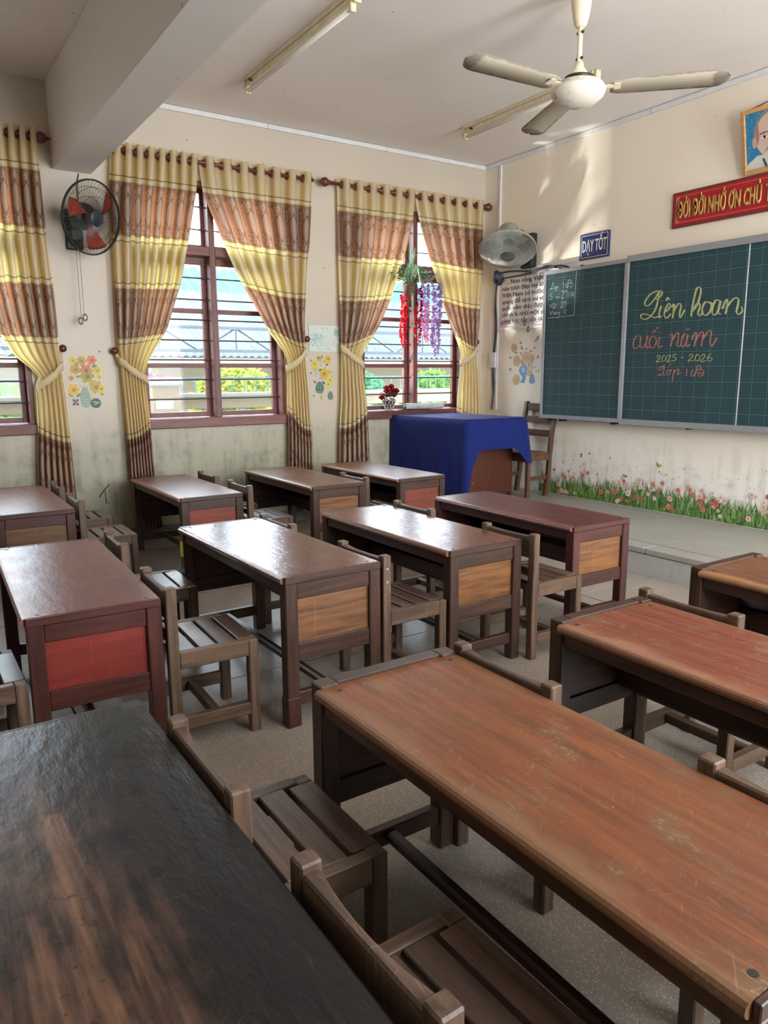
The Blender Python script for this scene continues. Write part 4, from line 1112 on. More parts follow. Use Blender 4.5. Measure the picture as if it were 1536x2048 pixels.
LOP=[[(2.535,1.511),(2.514,1.509),(2.481,1.493),(2.478,1.473),(2.507,1.477),(2.528,1.509),(2.527,1.468),(2.51,1.436),(2.476,1.426),(2.48,1.44),(2.52,1.432),(2.55,1.432)],[(2.574,1.476),(2.556,1.46),(2.563,1.431),(2.586,1.44),(2.594,1.464),(2.574,1.476)],[(2.594,1.466),(2.605,1.478)],[(2.583,1.513),(2.597,1.522)],[(2.628,1.477),(2.623,1.427),(2.617,1.371)],[(2.619,1.442),(2.658,1.479),(2.674,1.474),(2.662,1.431),(2.693,1.45)],[(2.75,1.481),(2.75,1.421)],[(2.809,1.474),(2.793,1.451),(2.8,1.419),(2.834,1.45),(2.847,1.509)],[(2.847,1.505),(2.841,1.466),(2.825,1.419)],[(2.839,1.497),(2.864,1.509),(2.879,1.493),(2.867,1.474),(2.846,1.468),(2.889,1.477),(2.909,1.454),(2.902,1.427),(2.871,1.421),(2.859,1.441),(2.876,1.454),(2.892,1.444),(2.883,1.435)]]
SMALL=[[(1.194,2.338),(1.188,2.312),(1.165,2.273),(1.158,2.278),(1.198,2.272)],[(1.22,2.297),(1.209,2.284),(1.222,2.272),(1.233,2.284),(1.22,2.297)],[(1.246,2.294),(1.235,2.249)],[(1.241,2.28),(1.261,2.288),(1.26,2.27)],[(1.33,2.321),(1.331,2.27)],[(1.391,2.337),(1.387,2.27)],[(1.381,2.31),(1.361,2.29),(1.379,2.265),(1.394,2.281)],[(1.391,2.33),(1.422,2.338),(1.425,2.311),(1.397,2.303),(1.446,2.304),(1.452,2.281),(1.426,2.265),(1.415,2.283)],[(1.187,2.232),(1.167,2.229),(1.16,2.214),(1.189,2.197),(1.182,2.176),(1.154,2.173)],[(1.251,2.202),(1.238,2.194),(1.252,2.183),(1.238,2.178)],[(1.269,2.199),(1.262,2.188),(1.274,2.177),(1.282,2.188),(1.269,2.199)],[(1.272,2.216),(1.282,2.221)],[(1.311,2.231),(1.333,2.24),(1.343,2.221),(1.31,2.174),(1.353,2.174)],[(1.35,2.23),(1.39,2.233),(1.373,2.17)],[(1.418,2.228),(1.396,2.167)],[(1.438,2.226),(1.431,2.171)],[(1.46,2.224),(1.446,2.191),(1.477,2.19)],[(1.472,2.222),(1.466,2.168)],[(1.165,2.135),(1.163,2.089)],[(1.192,2.138),(1.19,2.087)],[(1.165,2.112),(1.193,2.113)],[(1.214,2.136),(1.211,2.085)],[(1.214,2.136),(1.239,2.118),(1.232,2.091),(1.211,2.085)],[(1.312,2.132),(1.331,2.139),(1.34,2.122),(1.31,2.087),(1.35,2.089)],[(1.349,2.134),(1.376,2.139),(1.362,2.086)],[(1.159,2.066),(1.177,2.029),(1.195,2.066)],[(1.225,2.05),(1.213,2.039),(1.224,2.024),(1.238,2.043),(1.239,2.023)],[(1.247,2.022),(1.251,2.045),(1.265,2.043),(1.266,2.024)],[(1.293,2.044),(1.278,2.034),(1.29,2.022),(1.297,2.043),(1.291,2.005),(1.269,1.986),(1.262,2.0)],[(1.362,2.069),(1.348,2.047),(1.361,2.026),(1.38,2.044),(1.362,2.069)],[(1.49,2.41),(1.486,2.205),(1.482,2.001)],[(1.482,2.001),(1.315,1.999),(1.146,1.994)]]
chalk('chalk_writing', LIEN, 0.020, CY, 0.95)['label'] = 'yellow chalk words Liên hoan'
chalk('chalk_writing', CUOI, 0.016, CP, 0.95)['label'] = 'pink chalk words cuối năm'
chalk('chalk_writing', YEAR, 0.0085, CY, 0.7)['label'] = 'yellow chalk years 2025 - 2026'
chalk('chalk_writing', LOP, 0.0105, CP, 0.8)['label'] = 'pink chalk words Lớp 1B'
chalk('chalk_writing', SMALL, 0.0065, CW, 0.3)['label'] = 'small boxed class roll in pale chalk'
# ------------------------------------------------------------------ signs
def sign_box(t, name, x0, z0, x1, z1, y0, y1, mat, bev=0.002):
    ox, oy, oz = t.location
    return MB().box(x0 - ox, y0 - oy, z0 - oz, x1 - ox, y1 - oy, z1 - oz, bev).build(name, mat, t)
WHITEP = plain('white_print', rgb(224, 226, 230), 0.5, vary=0.03)
sg = thing('sign_plate', 'small dark blue plate reading DẠY TỐT above the chalkboard', 'sign', (1.59, -0.012, 2.64))
pl_ = sign_box(sg, 'plate', 1.415, 2.522, 1.768, 2.756, -0.018, -0.002, plain('navy_plate', rgb(38, 46, 98), 0.4, vary=0.05))
for q in ((1.432, 2.737, 1.751, 2.742), (1.432, 2.537, 1.751, 2.542), (1.432, 2.5421, 1.437, 2.7369), (1.746, 2.5421, 1.751, 2.7369)):
    sign_box(sg, 'border_line', q[0], q[1], q[2], q[3], -0.0188, -0.0175, WHITEP, 0)
text('lettering', 'DẠY TỐT', WHITEP, pl_, (1.45 - 1.59, -0.0185 + 0.012, 2.592 - 2.64), (1, 0, 0), (0, 0, 1), 0.150, 0.286, 0.001, 0.012)
bn = thing('banner', 'long red plaque with raised gold letters above the chalkboard', 'sign', (3.4, -0.015, 2.797))
sign_box(bn, 'frame', 2.43, 2.655, 4.62, 2.939, -0.022, -0.001, plain('dark_red_frame', rgb(122, 38, 36), 0.4))
pn_ = sign_box(bn, 'panel', 2.452, 2.677, 4.598, 2.917, -0.0245, -0.0215, plain('crimson_panel', rgb(170, 14, 40), 0.35, vary=0.05), 0)
GOLD = plain('gold_letter', rgb(196, 160, 88), 0.42, 0.35, vary=0.05); GOLDL = plain('gold_line', rgb(200, 150, 90), 0.4, 0.3)
for q in ((2.470, 2.899, 4.58, 2.9025), (2.470, 2.692, 4.58, 2.6955), (2.466, 2.6955, 2.4695, 2.899), (4.5765, 2.6955, 4.58, 2.899)):
    sign_box(bn, 'gold_line', q[0], q[1], q[2], q[3], -0.0252, -0.0244, GOLDL, 0)
for (cx, cz, sx, sz) in ((2.468, 2.897, 1, -1), (2.468, 2.697, 1, 1)):
    b = MB()
    for a in (0.1, 0.45, 0.8, 1.12, 1.45):
        d = Vector((math.cos(a) * sx, 0, math.sin(a) * sz)); n = Vector((-d.z, 0, d.x)) * 0.004
        p = Vector((cx - 3.4, -0.0254 + 0.015, cz - 2.797)); l = 0.034 if a in (0.45, 1.12) else 0.046
        b.add([p, p + d * l * .5 + n, p + d * l, p + d * l * .5 - n], [(0, 1, 2, 3)])
    b.build('corner_ornament', GOLDL, bn)
text('lettering', 'ĐỜI ĐỜI NHỚ ƠN CHỦ', GOLD, pn_, (2.487 - 3.4, -0.0245 + 0.015, 2.728 - 2.797), (1, 0, 0), (0, 0, 1), 0.178, 0.728, 0.010, 0.022)
text('lettering', 'TỊCH', GOLD, pn_, (3.245 - 3.4, -0.0245 + 0.015, 2.728 - 2.797), (1, 0, 0), (0, 0, 1), 0.178, 0.17, 0.010, 0.022)
for z in (2.84, 2.74): MB().lathe([(0, 0.004), (0.004, 0.003), (0.005, 0)], 8, Matrix.Translation((2.476 - 3.4, -0.0095, z - 2.797)) @ Matrix.Rotation(PI / 2, 4, 'X')).build('screw', sm, bn)
# framed portrait leaning out from the wall
PW, PHt = 0.50, 0.455
pt = thing('portrait', 'gold-framed portrait of an elderly man with white beard above the red plaque', 'picture', (3.055, -0.022, 2.946))
pt.rotation_euler = (math.radians(12.5), 0, 0)
GF = wood('gilt_pine', rgb(222, 172, 108), rgb(190, 134, 78), 0, 0.35, wear=0.1)
b = 0.032
for nm, q in (('frame_side', (0, 0, b, PHt)), ('frame_side', (PW - b, 0, PW, PHt)), ('frame_top', (b, PHt - b, PW - b, PHt)), ('frame_bottom', (b, 0, PW - b, b))):
    MB().box(q[0], -0.018, q[1], q[2], 0.008, q[3], 0.004).build(nm, GF, pt)
def shape(q, pts, y, col):
    # the head fills the canvas: figure enlarged about its middle, cut off at the frame
    k = lambda v, hi: max(0.031, min(hi, v))
    q.add([(k(0.238 + (x - 0.25) * 1.26, PW - 0.031), y, k(0.225 + (z - 0.225) * 1.18, PHt - 0.031)) for x, z in pts], [tuple(range(len(pts)))], col)
def ell(cx, cz, rx, rz, n=24, a0=0.0, a1=2 * PI): return [(cx + rx * math.cos(a0 + (a1 - a0) * k / n), cz + rz * math.sin(a0 + (a1 - a0) * k / n)) for k in range(n if abs(a1 - a0 - 2 * PI) < 1e-6 else n + 1)]
p = MB()
shape(p, [(b, b), (PW - b, b), (PW - b, PHt - b), (b, PHt - b)], -0.002, rgb(24, 120, 168))
sh, skin, hair, beard, dk = rgb(196, 196, 188), rgb(198, 172, 156), rgb(120, 118, 118), rgb(196, 198, 196), rgb(70, 48, 46)
cx = 0.25
shape(p, [(b, b), (PW - b, b), (PW - b, b + 0.055), (cx + 0.10, b + 0.105), (cx - 0.10, b + 0.105), (b, b + 0.062)], -0.0022, sh)
shape(p, ell(cx, 0.272, 0.118, 0.128), -0.0024, hair)
shape(p, ell(cx, 0.246, 0.108, 0.134), -0.0026, skin)
for s in (-1, 1):
    shape(p, ell(cx + s * 0.112, 0.218, 0.016, 0.034), -0.0025, rgb(186, 150, 134))
    shape(p, [(cx + s * 0.108, 0.27), (cx + s * 0.088, 0.33), (cx + s * 0.082, 0.24), (cx + s * 0.096, 0.19)], -0.0027, rgb(152, 110, 100))
    shape(p, [(cx + s * 0.02, 0.258), (cx + s * 0.04, 0.271), (cx + s * 0.082, 0.262), (cx + s * 0.08, 0.256), (cx + s * 0.04, 0.262)], -0.0030, dk)
    shape(p, ell(cx + s * 0.050, 0.238, 0.021, 0.0085), -0.0030, rgb(226, 214, 204)); shape(p, ell(cx + s * 0.050, 0.238, 0.0085, 0.0085, 12), -0.0032, rgb(34, 24, 24))
    shape(p, [(cx + s * 0.026, 0.243), (cx + s * 0.05, 0.250), (cx + s * 0.078, 0.240), (cx + s * 0.05, 0.2465)], -0.0033, dk)
    shape(p, [(cx + s * 0.034, b + 0.02), (cx + s * 0.056, b + 0.085), (cx + s * 0.068, b + 0.08), (cx + s * 0.05, b + 0.018)], -0.0033, rgb(60, 60, 64))
shape(p, [(cx - 0.012, 0.25), (cx + 0.012, 0.25), (cx + 0.026, 0.196), (cx, 0.186), (cx - 0.026, 0.196)], -0.0028, rgb(186, 152, 136))
shape(p, ell(cx - 0.011, 0.193, 0.006, 0.004, 10), -0.0031, dk); shape(p, ell(cx + 0.011, 0.193, 0.006, 0.004, 10), -0.0031, dk)
shape(p, [(cx - 0.058, 0.150), (cx - 0.03, 0.180), (cx, 0.174), (cx + 0.03, 0.180), (cx + 0.058, 0.150), (cx + 0.03, 0.164), (cx, 0.160), (cx - 0.03, 0.164)], -0.0031, rgb(128, 120, 116))
shape(p, [(cx - 0.026, 0.157), (cx, 0.161), (cx + 0.026, 0.157), (cx, 0.147)], -0.0033, rgb(158, 96, 92))
shape(p, [(cx - 0.05, 0.140), (cx - 0.03, 0.148), (cx, 0.141), (cx + 0.03, 0.148), (cx + 0.05, 0.140), (cx + 0.042, 0.09), (cx + 0.012, 0.045), (cx - 0.014, 0.042), (cx - 0.044, 0.09)], -0.0030, beard)
for k in range(9):
    xx = cx - 0.036 + k * 0.009
    shape(p, [(xx - 0.0012, 0.135), (xx + 0.0012, 0.135), (cx + (xx - cx) * 0.5 + 0.001, 0.055 + abs(xx - cx) * 0.5)], -0.0034, rgb(150, 150, 150))
p.build('painting', print_mat('portrait_print', 0.4), pt)
MB().tube([(0.06, 0.0, PHt - 0.005), (0.25, 0.06, PHt + 0.035), (0.44, 0.0, PHt - 0.005)], 0.006, 6).build('hanging_cord', plain('cord_brown', rgb(120, 104, 78), 0.8), pt)
# text poster beside the board
ps = thing('text_poster', 'framed white poster of black Vietnamese text partly behind the chalkboard', 'poster', (0.65, -0.012, 1.93))
PX0, PX1, PZ0, PZ1 = 0.252, 1.40, 1.930, 2.530
sh_ = sign_box(ps, 'sheet', PX0, PZ0, PX1, PZ1, -0.012, -0.001, plain('poster_white', rgb(226, 222, 222), 0.45, vary=0.03))
for q in ((PX0, PZ0 - 0.012, PX1, PZ0 + 0.02), (PX0, PZ1 - 0.014, PX1, PZ1 + 0.012), (PX0 - 0.012, PZ0 - 0.012, PX0 + 0.012, PZ1 + 0.012)): sign_box(ps, 'frame', *q[:2], *q[2:], -0.022, -0.0005, M_TRIM)
PK = plain('pink_print', rgb(196, 116, 128), 0.6)
sign_box(ps, 'border_line', PX0 + 0.055, PZ0 + 0.05, PX0 + 0.060, PZ1 - 0.06, -0.0132, -0.0118, PK, 0)
sign_box(ps, 'border_line', PX0 + 0.06, PZ0 + 0.05, PX1, PZ0 + 0.055, -0.0132, -0.0118, PK, 0); sign_box(ps, 'border_line', PX0 + 0.06, PZ1 - 0.065, PX1, PZ1 - 0.06, -0.0132, -0.0118, PK, 0)
for cz in (PZ0 + 0.065, PZ1 - 0.08):
    b = MB()
    for k in range(4):
        ox, oz = (0.066 + 0.022 * (k % 2), 0.022 * (k // 2) - 0.01)
        for a in range(5):
            th = a * 2 * PI / 5; b.add([(PX0 + ox + 0.009 * math.cos(th) + 0.006 * math.cos(q) - 0.65, -0.0134 + 0.012, cz + oz + 0.009 * math.sin(th) + 0.006 * math.sin(q) - 1.93) for q in [j * PI / 3 for j in range(6)]], [(0, 1, 2, 3, 4, 5)])
    b.build('corner_flower', PK, ps)
INK = plain('black_print', rgb(28, 26, 30), 0.6)
LINES = ['“... Non sông Việt Nam có', 'nên tươi đẹp hay không, dân', 'Việt Nam có bước tới đài vinh', 'quang để sánh vai với các cường', 'quốc năm châu được hay không,', 'chính là nhờ một phần lớn', 'công học tập của các em ...”']
WID = [0.88, 0.89, 1.01, 0.99, 0.98, 0.88, 0.86]
for k, (ln, w) in enumerate(zip(LINES, WID)):
    text('text_line', ln, INK, sh_, (PX0 + (0.09 if k == 0 else 0.075) - 0.65, -0.0122 + 0.012, 2.405 - 0.0685 * k - 1.93), (1, 0, 0), (0, 0, 1), 0.062, w, 0.0006, 0.014)
# ------------------------------------------------------------------ printed stickers
def disc(b, to3, cx, cy, r, col, lay, n=12, petals=0, dep=0.3, sx=1, sy=1, rot=0.0):
    P = []; lay = nudge(lay)
    for k in range(n if not petals else petals * 6):
        a = 2 * PI * k / (n if not petals else petals * 6)
        rr_ = r * (1 - dep * (0.5 + 0.5 * math.cos(a * petals + PI))) if petals else r
        x, y = rr_ * math.cos(a) * sx, rr_ * math.sin(a) * sy
        P.append(to3(cx + x * math.cos(rot) - y * math.sin(rot), cy + x * math.sin(rot) + y * math.cos(rot), lay))
    b.add(P, [tuple(range(len(P)))], col)
def poly(b, to3, pts, col, lay):
    lay = nudge(lay)
    b.add([to3(x, y, lay) for x, y in pts], [tuple(range(len(pts)))], col)
LW = lambda y0, z0: (lambda u, w, lay: (0.0010 + lay * 0.00005, y0 + u, z0 + w))
FW = lambda x0, z0: (lambda u, w, lay: (x0 + u, -0.0010 - lay * 0.00005, z0 + w))
_cnt = [0]
def nudge(lay):
    _cnt[0] += 1
    return lay * 14 + (_cnt[0] % 28) * 0.5
def leafp(b, to3, x, y, l, w, a, col, lay):
    c, s = math.cos(a), math.sin(a)
    poly(b, to3, [(x, y), (x + l * .5 * c - w * s, y + l * .5 * s + w * c), (x + l * c, y + l * s), (x + l * .5 * c + w * s, y + l * .5 * s - w * c)], col, lay)
def vase_print(b, to3, cx, y0, w, h, c1, c2, lay, stripes=7):
    prof = [(0.55, 0), (0.85, 0.15), (1.0, 0.4), (0.9, 0.65), (0.55, 0.88), (0.42, 1.0)]
    pts = [(cx + w / 2 * r, y0 + h * t) for r, t in prof] + [(cx - w / 2 * r, y0 + h * t) for r, t in prof[::-1]]
    poly(b, to3, pts, c1, lay)
    for k in range(stripes):
        t = (k + 0.5) / stripes
        r = next((p0[0] + (p1[0] - p0[0]) * (t - p0[1]) / (p1[1] - p0[1]) for p0, p1 in zip(prof, prof[1:]) if p0[1] <= t <= p1[1]), .5) * 0.94
        z = y0 + h * t; d = h / stripes * 0.22
        poly(b, to3, [(cx - w / 2 * r, z), (cx, z - d * 1.2), (cx + w / 2 * r, z), (cx + w / 2 * r, z + d), (cx, z - d * .2), (cx - w / 2 * r, z + d)], c2, lay + 1)
YEL, OCH, ORG, GRN, TEAL, TEALD = rgb(206, 188, 76), rgb(186, 156, 84), rgb(208, 134, 96), rgb(92, 134, 100), rgb(132, 164, 150), rgb(62, 92, 86)
# yellow flowers in a ribbed vase on the wall pier
b = MB(); T = LW(-4.49, 1.18)
halo = rgb(226, 218, 190)
for (x, y, r, c, n) in ((0.045, 0.40, 0.036, YEL, 6), (0.115, 0.395, 0.045, OCH, 7), (0.195, 0.40, 0.048, ORG, 6), (0.06, 0.325, 0.048, OCH, 8), (0.145, 0.315, 0.058, rgb(200, 122, 92), 6), (0.15, 0.27, 0.066, rgb(172, 156, 78), 6),
                        (0.235, 0.32, 0.036, YEL, 4), (0.245, 0.265, 0.024, YEL, 5), (0.025, 0.255, 0.024, ORG, 4), (0.215, 0.18, 0.064, rgb(184, 166, 92), 7), (0.255, 0.165, 0.04, YEL, 5), (0.035, 0.16, 0.055, rgb(214, 172, 76), 6)):
    disc(b, T, x, y, r * 1.12, halo, 0, petals=n); disc(b, T, x, y, r, c, 2, petals=n); disc(b, T, x + 0.004, y - 0.004, r * 0.3, tuple(k * 0.6 for k in c), 3, 8)
for (x, y, l, a) in ((0.09, 0.345, 0.05, 2.2), (0.19, 0.345, 0.05, 0.3), (0.205, 0.30, 0.05, 1.2), (0.10, 0.27, 0.04, 3.3), (0.245, 0.125, 0.035, -0.4), (0.03, 0.10, 0.05, 2.4), (0.05, 0.10, 0.05, 0.6), (0.25, 0.47, 0.03, 0.1)): leafp(b, T, x, y, l, l * .28, a, GRN, 1)
poly(b, T, [(0.122, 0.12), (0.14, 0.12), (0.16, 0.36), (0.15, 0.36)], rgb(186, 204, 190), 1)
vase_print(b, T, 0.125, 0.01, 0.084, 0.17, rgb(156, 182, 166), rgb(82, 118, 112), 4, 10)
disc(b, T, 0.205, 0.045, 0.042, TEALD, 5, 20); leafp(b, T, 0.17, 0.06, 0.07, 0.008, -0.2, rgb(150, 176, 164), 6); leafp(b, T, 0.18, 0.03, 0.05, 0.006, 0.3, rgb(150, 176, 164), 6)
for a in (0.9, 2.2, 3.9, 5.4): leafp(b, T, 0.045, 0.055, 0.038, 0.012, a, rgb(92, 96, 92), 4)
tag(b.build('flower_sticker', print_mat()), 'printed yellow flowers in a ribbed vase stuck on the pier below the black fan', 'wall sticker', 'vase stickers')
# second vase between the curtains
b = MB(); T = LW(-2.235, 1.18)
for (x, y, r, c, n) in ((0.05, 0.375, 0.046, rgb(206, 190, 54), 7), (0.04, 0.325, 0.026, rgb(206, 190, 54), 5), (0.105, 0.43, 0.028, OCH, 6), (0.205, 0.425, 0.044, rgb(196, 174, 60), 6), (0.165, 0.40, 0.026, YEL, 5), (0.155, 0.28, 0.062, rgb(194, 164, 52), 9), (0.215, 0.295, 0.028, rgb(196, 174, 60), 5),
                        (0.22, 0.215, 0.036, rgb(206, 190, 54), 5), (0.20, 0.175, 0.034, rgb(206, 190, 54), 6), (0.115, 0.045, 0.02, YEL, 4)):
    disc(b, T, x, y, r, c, 2, petals=n); disc(b, T, x, y, r * 0.28, tuple(k * 0.5 for k in c), 3, 8)
for (x, y, r) in ((0.125, 0.365, 0.05), (0.065, 0.265, 0.056)):
    disc(b, T, x, y, r, rgb(196, 192, 180), 2, petals=5)
    for k in range(6): leafp(b, T, x - r * .7, y - r * .5 + k * r * .22, r * 1.3, 0.0022, 0.35, rgb(150, 148, 138), 3)
for (x0, y0, x1, y1) in ((0.07, 0.36, 0.10, 0.22), (0.19, 0.40, 0.13, 0.22), (0.11, 0.42, 0.11, 0.22)): poly(b, T, [(x0 - .002, y0), (x0 + .002, y0), (x1 + .002, y1), (x1 - .002, y1)], rgb(96, 112, 74), 1)
for (x, y, l, a) in ((0.02, 0.40, 0.03, 2.4), (0.08, 0.42, 0.03, 1.2), (0.135, 0.43, 0.03, 1.7), (0.18, 0.36, 0.035, 0.6), (0.03, 0.21, 0.04, -0.6), (0.02, 0.29, 0.03, 3.4), (0.13, 0.21, 0.05, -0.9), (0.24, 0.25, 0.02, 0.6), (0.09, 0.31, 0.04, 0.4), (0.03, 0.05, 0.03, 1.5)): leafp(b, T, x, y, l, l * .3, a, rgb(74, 98, 74), 2)
vase_print(b, T, 0.10, 0.09, 0.098, 0.11, rgb(66, 104, 92), rgb(96, 138, 122), 4, 3)
for k in range(5): leafp(b, T, 0.09 + k * .004, 0.085 - k * 0.016, 0.05 - k * .006, 0.004, 0.15, rgb(104, 146, 134), 4)
vase_print(b, T, 0.222, 0.02, 0.064, 0.085, rgb(70, 104, 96), rgb(156, 182, 172), 4, 4)
tag(b.build('flower_sticker', print_mat()), 'printed yellow flowers in dark green vases stuck below the teal picture', 'wall sticker', 'vase stickers')
# third one on the front wall
b = MB(); T = FW(0.47, 1.33)
CR, BLU = rgb(206, 182, 144), rgb(96, 152, 198)
for (x, y, r, n) in ((0.055, 0.395, 0.052, 6), (0.10, 0.255, 0.064, 5), (0.235, 0.285, 0.072, 7), (0.31, 0.275, 0.058, 6), (0.29, 0.13, 0.044, 5), (0.10, 0.055, 0.062, 6)):
    disc(b, T, x, y, r, CR, 3, petals=n, dep=0.12)
    for k in range(4): leafp(b, T, x - r * .4 + k * r * .27, y - r * .6, r * 1.2, 0.003, 1.45, rgb(176, 148, 108), 4)
disc(b, T, 0.31, 0.185, 0.04, rgb(196, 194, 184), 3, petals=4); disc(b, T, 0.16, 0.40, 0.022, rgb(196, 194, 184), 3, petals=4); disc(b, T, 0.18, 0.385, 0.014, rgb(200, 110, 96), 4)
for (x, y, l, a) in ((0.13, 0.44, 0.05, 0.2), (0.06, 0.34, 0.05, 0.1), (0.14, 0.35, 0.045, -0.7), (0.24, 0.36, 0.04, 1.6), (0.29, 0.34, 0.045, 0.7), (0.02, 0.28, 0.05, 2.6), (0.26, 0.20, 0.05, 0.4), (0.35, 0.37, 0.04, 0.9), (0.40, 0.27, 0.05, 1.0), (0.38, 0.46, 0.07, 0.9), (0.36, 0.45, 0.05, 0.6), (0.42, 0.13, 0.035, 1.0), (0.39, 0.15, 0.03, -0.7), (0.37, 0.19, 0.03, -0.5), (0.18, 0.22, 0.05, 1.9)): leafp(b, T, x, y, l, l * .22, a, rgb(108, 136, 118), 2)
poly(b, T, [(0.165, 0.02), (0.225, 0.02), (0.255, 0.12), (0.27, 0.16), (0.25, 0.20), (0.16, 0.20), (0.135, 0.16), (0.15, 0.12), (0.195, 0.08)], BLU, 2)
disc(b, T, 0.20, 0.16, 0.035, rgb(150, 192, 220), 3, petals=5); vase_print(b, T, 0.335, 0.015, 0.088, 0.078, BLU, rgb(150, 192, 220), 2, 3)
for a in (0.5, 1.4, 2.3): leafp(b, T, 0.335, 0.09, 0.035, 0.005, a, rgb(70, 130, 170), 3); leafp(b, T, 0.20, 0.20, 0.05, 0.006, a, rgb(70, 130, 170), 3)
for a in (0.7, 2.4, 3.8, 5.5): leafp(b, T, 0.0, 0.165, 0.026, 0.008, a, BLU, 2)
tag(b.build('flower_sticker', print_mat()), 'printed cream roses with blue vases stuck on the front wall under the text poster', 'wall sticker', 'vase stickers')
# teal print
b = MB(); T = LW(-2.245, 1.672)
poly(b, T, [(0, 0), (0.352, 0), (0.352, 0.262), (0, 0.262)], rgb(206, 212, 206), 6)
for q in ((0, 0, 0.352, 0.004), (0, 0.258, 0.352, 0.262), (0, 0, 0.004, 0.262), (0.348, 0, 0.352, 0.262)): poly(b, T, [(q[0], q[1]), (q[2], q[1]), (q[2], q[3]), (q[0], q[3])], rgb(160, 178, 176), 7)
rr = random.Random(21); TE = rgb(104, 180, 166)
for k in range(90):
    x, y = 0.02 + abs(rr.gauss(0.07, 0.05)), rr.uniform(0.055, 0.175)
    leafp(b, T, min(x, 0.2), y, rr.uniform(.012, .034), .004, rr.uniform(0, 6.3), TE if rr.random() < .7 else rgb(150, 200, 190), 8)
for k in range(40): leafp(b, T, rr.uniform(.29, .335), rr.uniform(.16, .235), .02, .004, rr.uniform(0, 6.3), TE, 8)
for k in range(40): leafp(b, T, rr.uniform(.14, .33), rr.uniform(.05, .13), .016, .002, rr.uniform(-.5, .9), rgb(140, 164, 160), 8)
for k in range(16): leafp(b, T, rr.uniform(.08, .22), rr.uniform(.018, .04), .03, .003, rr.uniform(-.2, .2), rgb(130, 196, 186), 8)
for x in (0.16, 0.205): disc(b, T, x, 0.228, 0.007, TE, 8)
o = b.build('teal_picture', print_mat()); tag(o, 'small white picture with teal foliage between the two curtained windows', 'picture')
MB().box(0.0003, -2.245, 1.672, 0.0022, -1.893, 1.934).build('backing', WHITEP, o)
# flower border along the foot of the front wall
b = MB(); T = FW(0.0, PH); rr = random.Random(5)
XE = 4.6
gs = [rgb(66, 106, 44), rgb(92, 134, 58), rgb(48, 82, 40), rgb(128, 162, 84)]
for k in range(int((XE - 0.98) * 26)):     # dense feet of the grass
    x = 0.98 + k / 26; h = 0.085 + 0.035 * rr.random()
    poly(b, T, [(x - 0.03, 0.004), (x + 0.05, 0.004), (x + 0.04 + rr.uniform(-.02, .02), h), (x - 0.01, h * 0.8)], gs[k % 3], 1)
for k in range(int((XE - 0.98) * 300)):
    x = rr.uniform(0.98, XE); l = rr.uniform(.08, .185) + 0.05 * math.sin(x * 3.1) * rr.random() + (0.06 * rr.random() if rr.random() < .3 else 0)
    bend = rr.uniform(-.075, .075); w = rr.uniform(.004, .008)
    y0 = rr.uniform(0.004, 0.07)
    poly(b, T, [(x - w, y0), (x + w, y0), (x + w * .7 + bend * .35, y0 + l * .55), (x + bend, y0 + l), (x - w * .7 + bend * .35, y0 + l * .55)], gs[rr.randrange(4)], 2 + k % 3)
def bloom(x, y, r, c):
    nn = 5; k0 = rr.uniform(0, 1.2)
    for q in range(nn):
        a = k0 + q * 2 * PI / nn
        disc(b, T, x + r * .55 * math.cos(a), y + r * .55 * math.sin(a), r * .46, c if q % 2 else tuple(min(1, z * 1.08) for z in c), 6, 8)
    disc(b, T, x, y, r * .26, rgb(150, 84, 70), 7, 7)
PKS = [rgb(208, 170, 160), rgb(196, 108, 94), rgb(222, 200, 190), rgb(186, 84, 76), rgb(214, 182, 174)]
for k in range(56):
    x = rr.uniform(1.0, XE); y = rr.uniform(.03, .17); bloom(x, y, rr.uniform(.018, .034), PKS[rr.randrange(5)])
for k in range(80):
    x = rr.uniform(1.0, XE); y = rr.uniform(.17, .27)
    poly(b, T, [(x - .0015, y - .10), (x + .0015, y - .10), (x + .001, y), (x - .001, y)], gs[1], 1); bloom(x, y, rr.uniform(.014, .026), PKS[rr.choice((0, 2, 4, 1))])
for k in range(70):
    x = rr.uniform(1.0, XE); y = rr.uniform(.24, .30) + abs(rr.gauss(0, .09)); 
    if rr.random() < .45: bloom(x, y, rr.uniform(.009, .019), PKS[rr.choice((0, 2, 4))])
    else: leafp(b, T, x, y, rr.uniform(.012, .026), .004, rr.uniform(0, 6.3), rr.choice((rgb(150, 160, 120), rgb(150, 110, 100), rgb(120, 120, 110))), 3)
leafp(b, T, 2.44, .40, .06, .012, 2.0, rgb(110, 160, 70), 5); leafp(b, T, 2.44, .40, .05, .012, 0.9, rgb(140, 180, 90), 5)
leafp(b, T, 2.08, .27, .045, .012, 2.2, rgb(70, 110, 170), 5); leafp(b, T, 2.08, .27, .035, .012, 0.9, rgb(70, 110, 170), 5)
for (x, y) in ((1.55, .44), (1.62, .45), (1.54, .41)): leafp(b, T, x, y, .035, .01, rr.uniform(0, 3), rgb(96, 92, 90), 4)
tag(b.build('meadow_sticker', print_mat()), 'printed border of grass and pink flowers along the wall above the platform', 'wall sticker')
